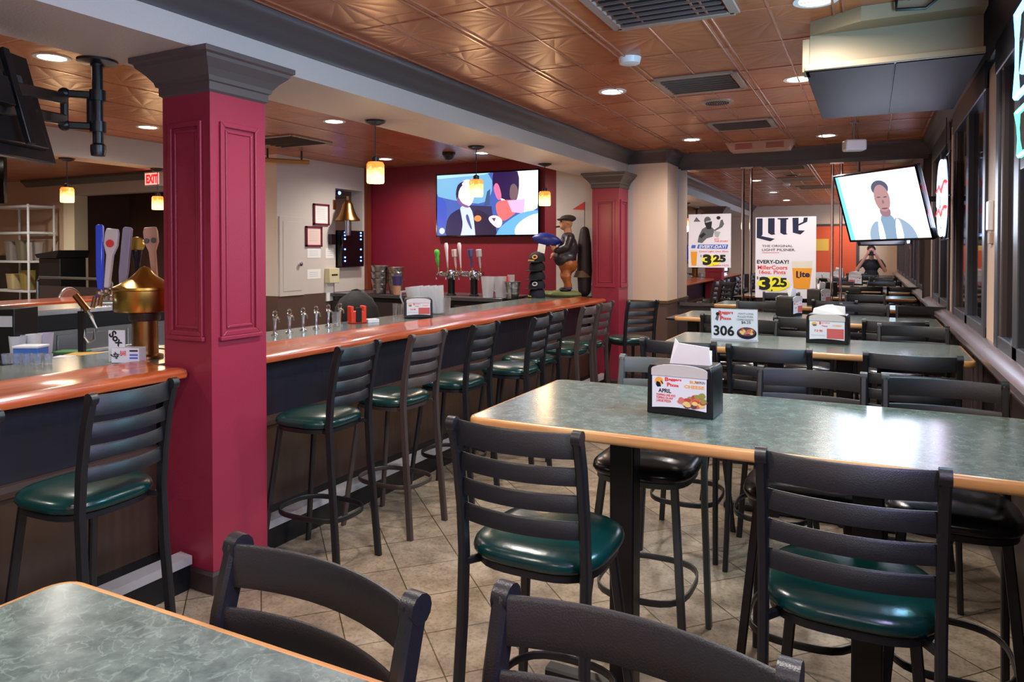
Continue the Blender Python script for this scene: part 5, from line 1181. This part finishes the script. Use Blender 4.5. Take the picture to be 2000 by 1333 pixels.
# ---------------------------------------------------------------- the photographer (seen in the mirror)
t = thing('person', 'person in a black t-shirt photographing the room, reflected in the mirror', 'person', (.02, -.34, 0))
sk = mat('skin tone', (206, 150, 122), .5)
HD = Vector((0, .0, 1.6))
parts = [('b', (0, 0, 1.62), .088, (.86, 1.02, 1.25)), ('b', (0, .075, 1.55), .035, (1, .8, .8)), ('b', (0, .098, 1.6), .015, (.8, 1.2, 1.2)), ('b', (.078, 0, 1.61), .018, (.5, 1, 1.4)), ('b', (-.078, 0, 1.61), .018, (.5, 1, 1.4)),
 ('t', [(0, -.01, 1.40), (0, 0, 1.52)], [.056, .052]),
 ('t', [(.18, -.01, 1.38), (.28, .06, 1.16), (.09, .20, 1.53)], [.05, .042, .028]), ('t', [(-.18, -.01, 1.38), (-.30, .07, 1.18), (-.08, .20, 1.54)], [.05, .042, .028]),
 ('b', (.075, .205, 1.56), .036, (.6, 1, 1.1)), ('b', (-.07, .205, 1.57), .036, (.6, 1, 1.1))]
for s in (-1, 1):
    for k in range(4): parts.append(('t', [(s*.075, .20+.0*k, 1.545+.02*k), (s*.07, .235, 1.55+.02*k), (s*.045, .245, 1.552+.02*k)], [.0095, .009, .008]))
    parts.append(('t', [(s*.07, .19, 1.54), (s*.045, .17, 1.53), (s*.03, .175, 1.54)], [.011, .010, .009]))
body('body', parts, sk, t, .0075, 2)
shirt = mat('black t-shirt cloth', (24, 24, 30), .8, bump=(30, .3)); pants = mat('dark trousers cloth', (36, 36, 46), .8, bump=(30, .3))
body('t_shirt', [('b', (0, 0, 1.28), .15, (1.15, .72, 1.0)), ('b', (0, 0, 1.06), .145, (1.1, .75, 1.2)), ('b', (0, -.01, 1.385), .09, (1.9, .8, .6)), ('t', [(.17, -.01, 1.37), (.235, .03, 1.26)], [.066, .062]), ('t', [(-.17, -.01, 1.37), (-.245, .035, 1.27)], [.066, .062]), ('b', (0, 0, .94), .15, (1.1, .8, .6))], shirt, t, .014)
body('trousers', [('b', (0, 0, .9), .15, (1.1, .8, .7)), ('t', [(.085, 0, .86), (.1, .01, .48), (.11, -.02, .1)], [.092, .064, .05]), ('t', [(-.085, 0, .86), (-.1, .01, .48), (-.11, -.02, .1)], [.092, .064, .05])], pants, t, .014)
b = MB()
for s in (-1, 1): b.ball((s*.11, .05, .045), .05, black_p, .95, 2.4, .9)
b.build('shoes', t)
body('hair', [('b', (0, -.02, 1.665), .097, (.95, 1.0, .95)), ('b', (0, -.05, 1.6), .085, (.98, .8, 1.1))], hair_m, t, .011, 2)
b = MB()
for s in (-1, 1): b.ball((s*.032, .082, 1.625), .011, wht, n=10); b.ball((s*.032, .091, 1.625), .006, blk, n=8)
b.build('eyes', t)
t = thing('photo_camera', 'black camera held up by the photographer, reflected in the mirror', 'camera', (.02, -.13, 1.51))
MB().box(-.062, .062, -.03, .03, .0, .09, black_p).build('camera_body', t, bevel=.008); MB().prism([(-.025, .09), (.025, .09), (.018, .115), (-.018, .115)], -.025, .025, black_p, Matrix.Rotation(math.pi/2, 4, 'X')).build('viewfinder', t)
MB().lathe([(.034, 0), (.034, .04), (.031, .045), (.026, .044)], black_g, n=22, M=local_frame((0, .03, .045), (1, 0, 0), (0, 0, -1)) @ Matrix.Identity(4)).build('lens', t)
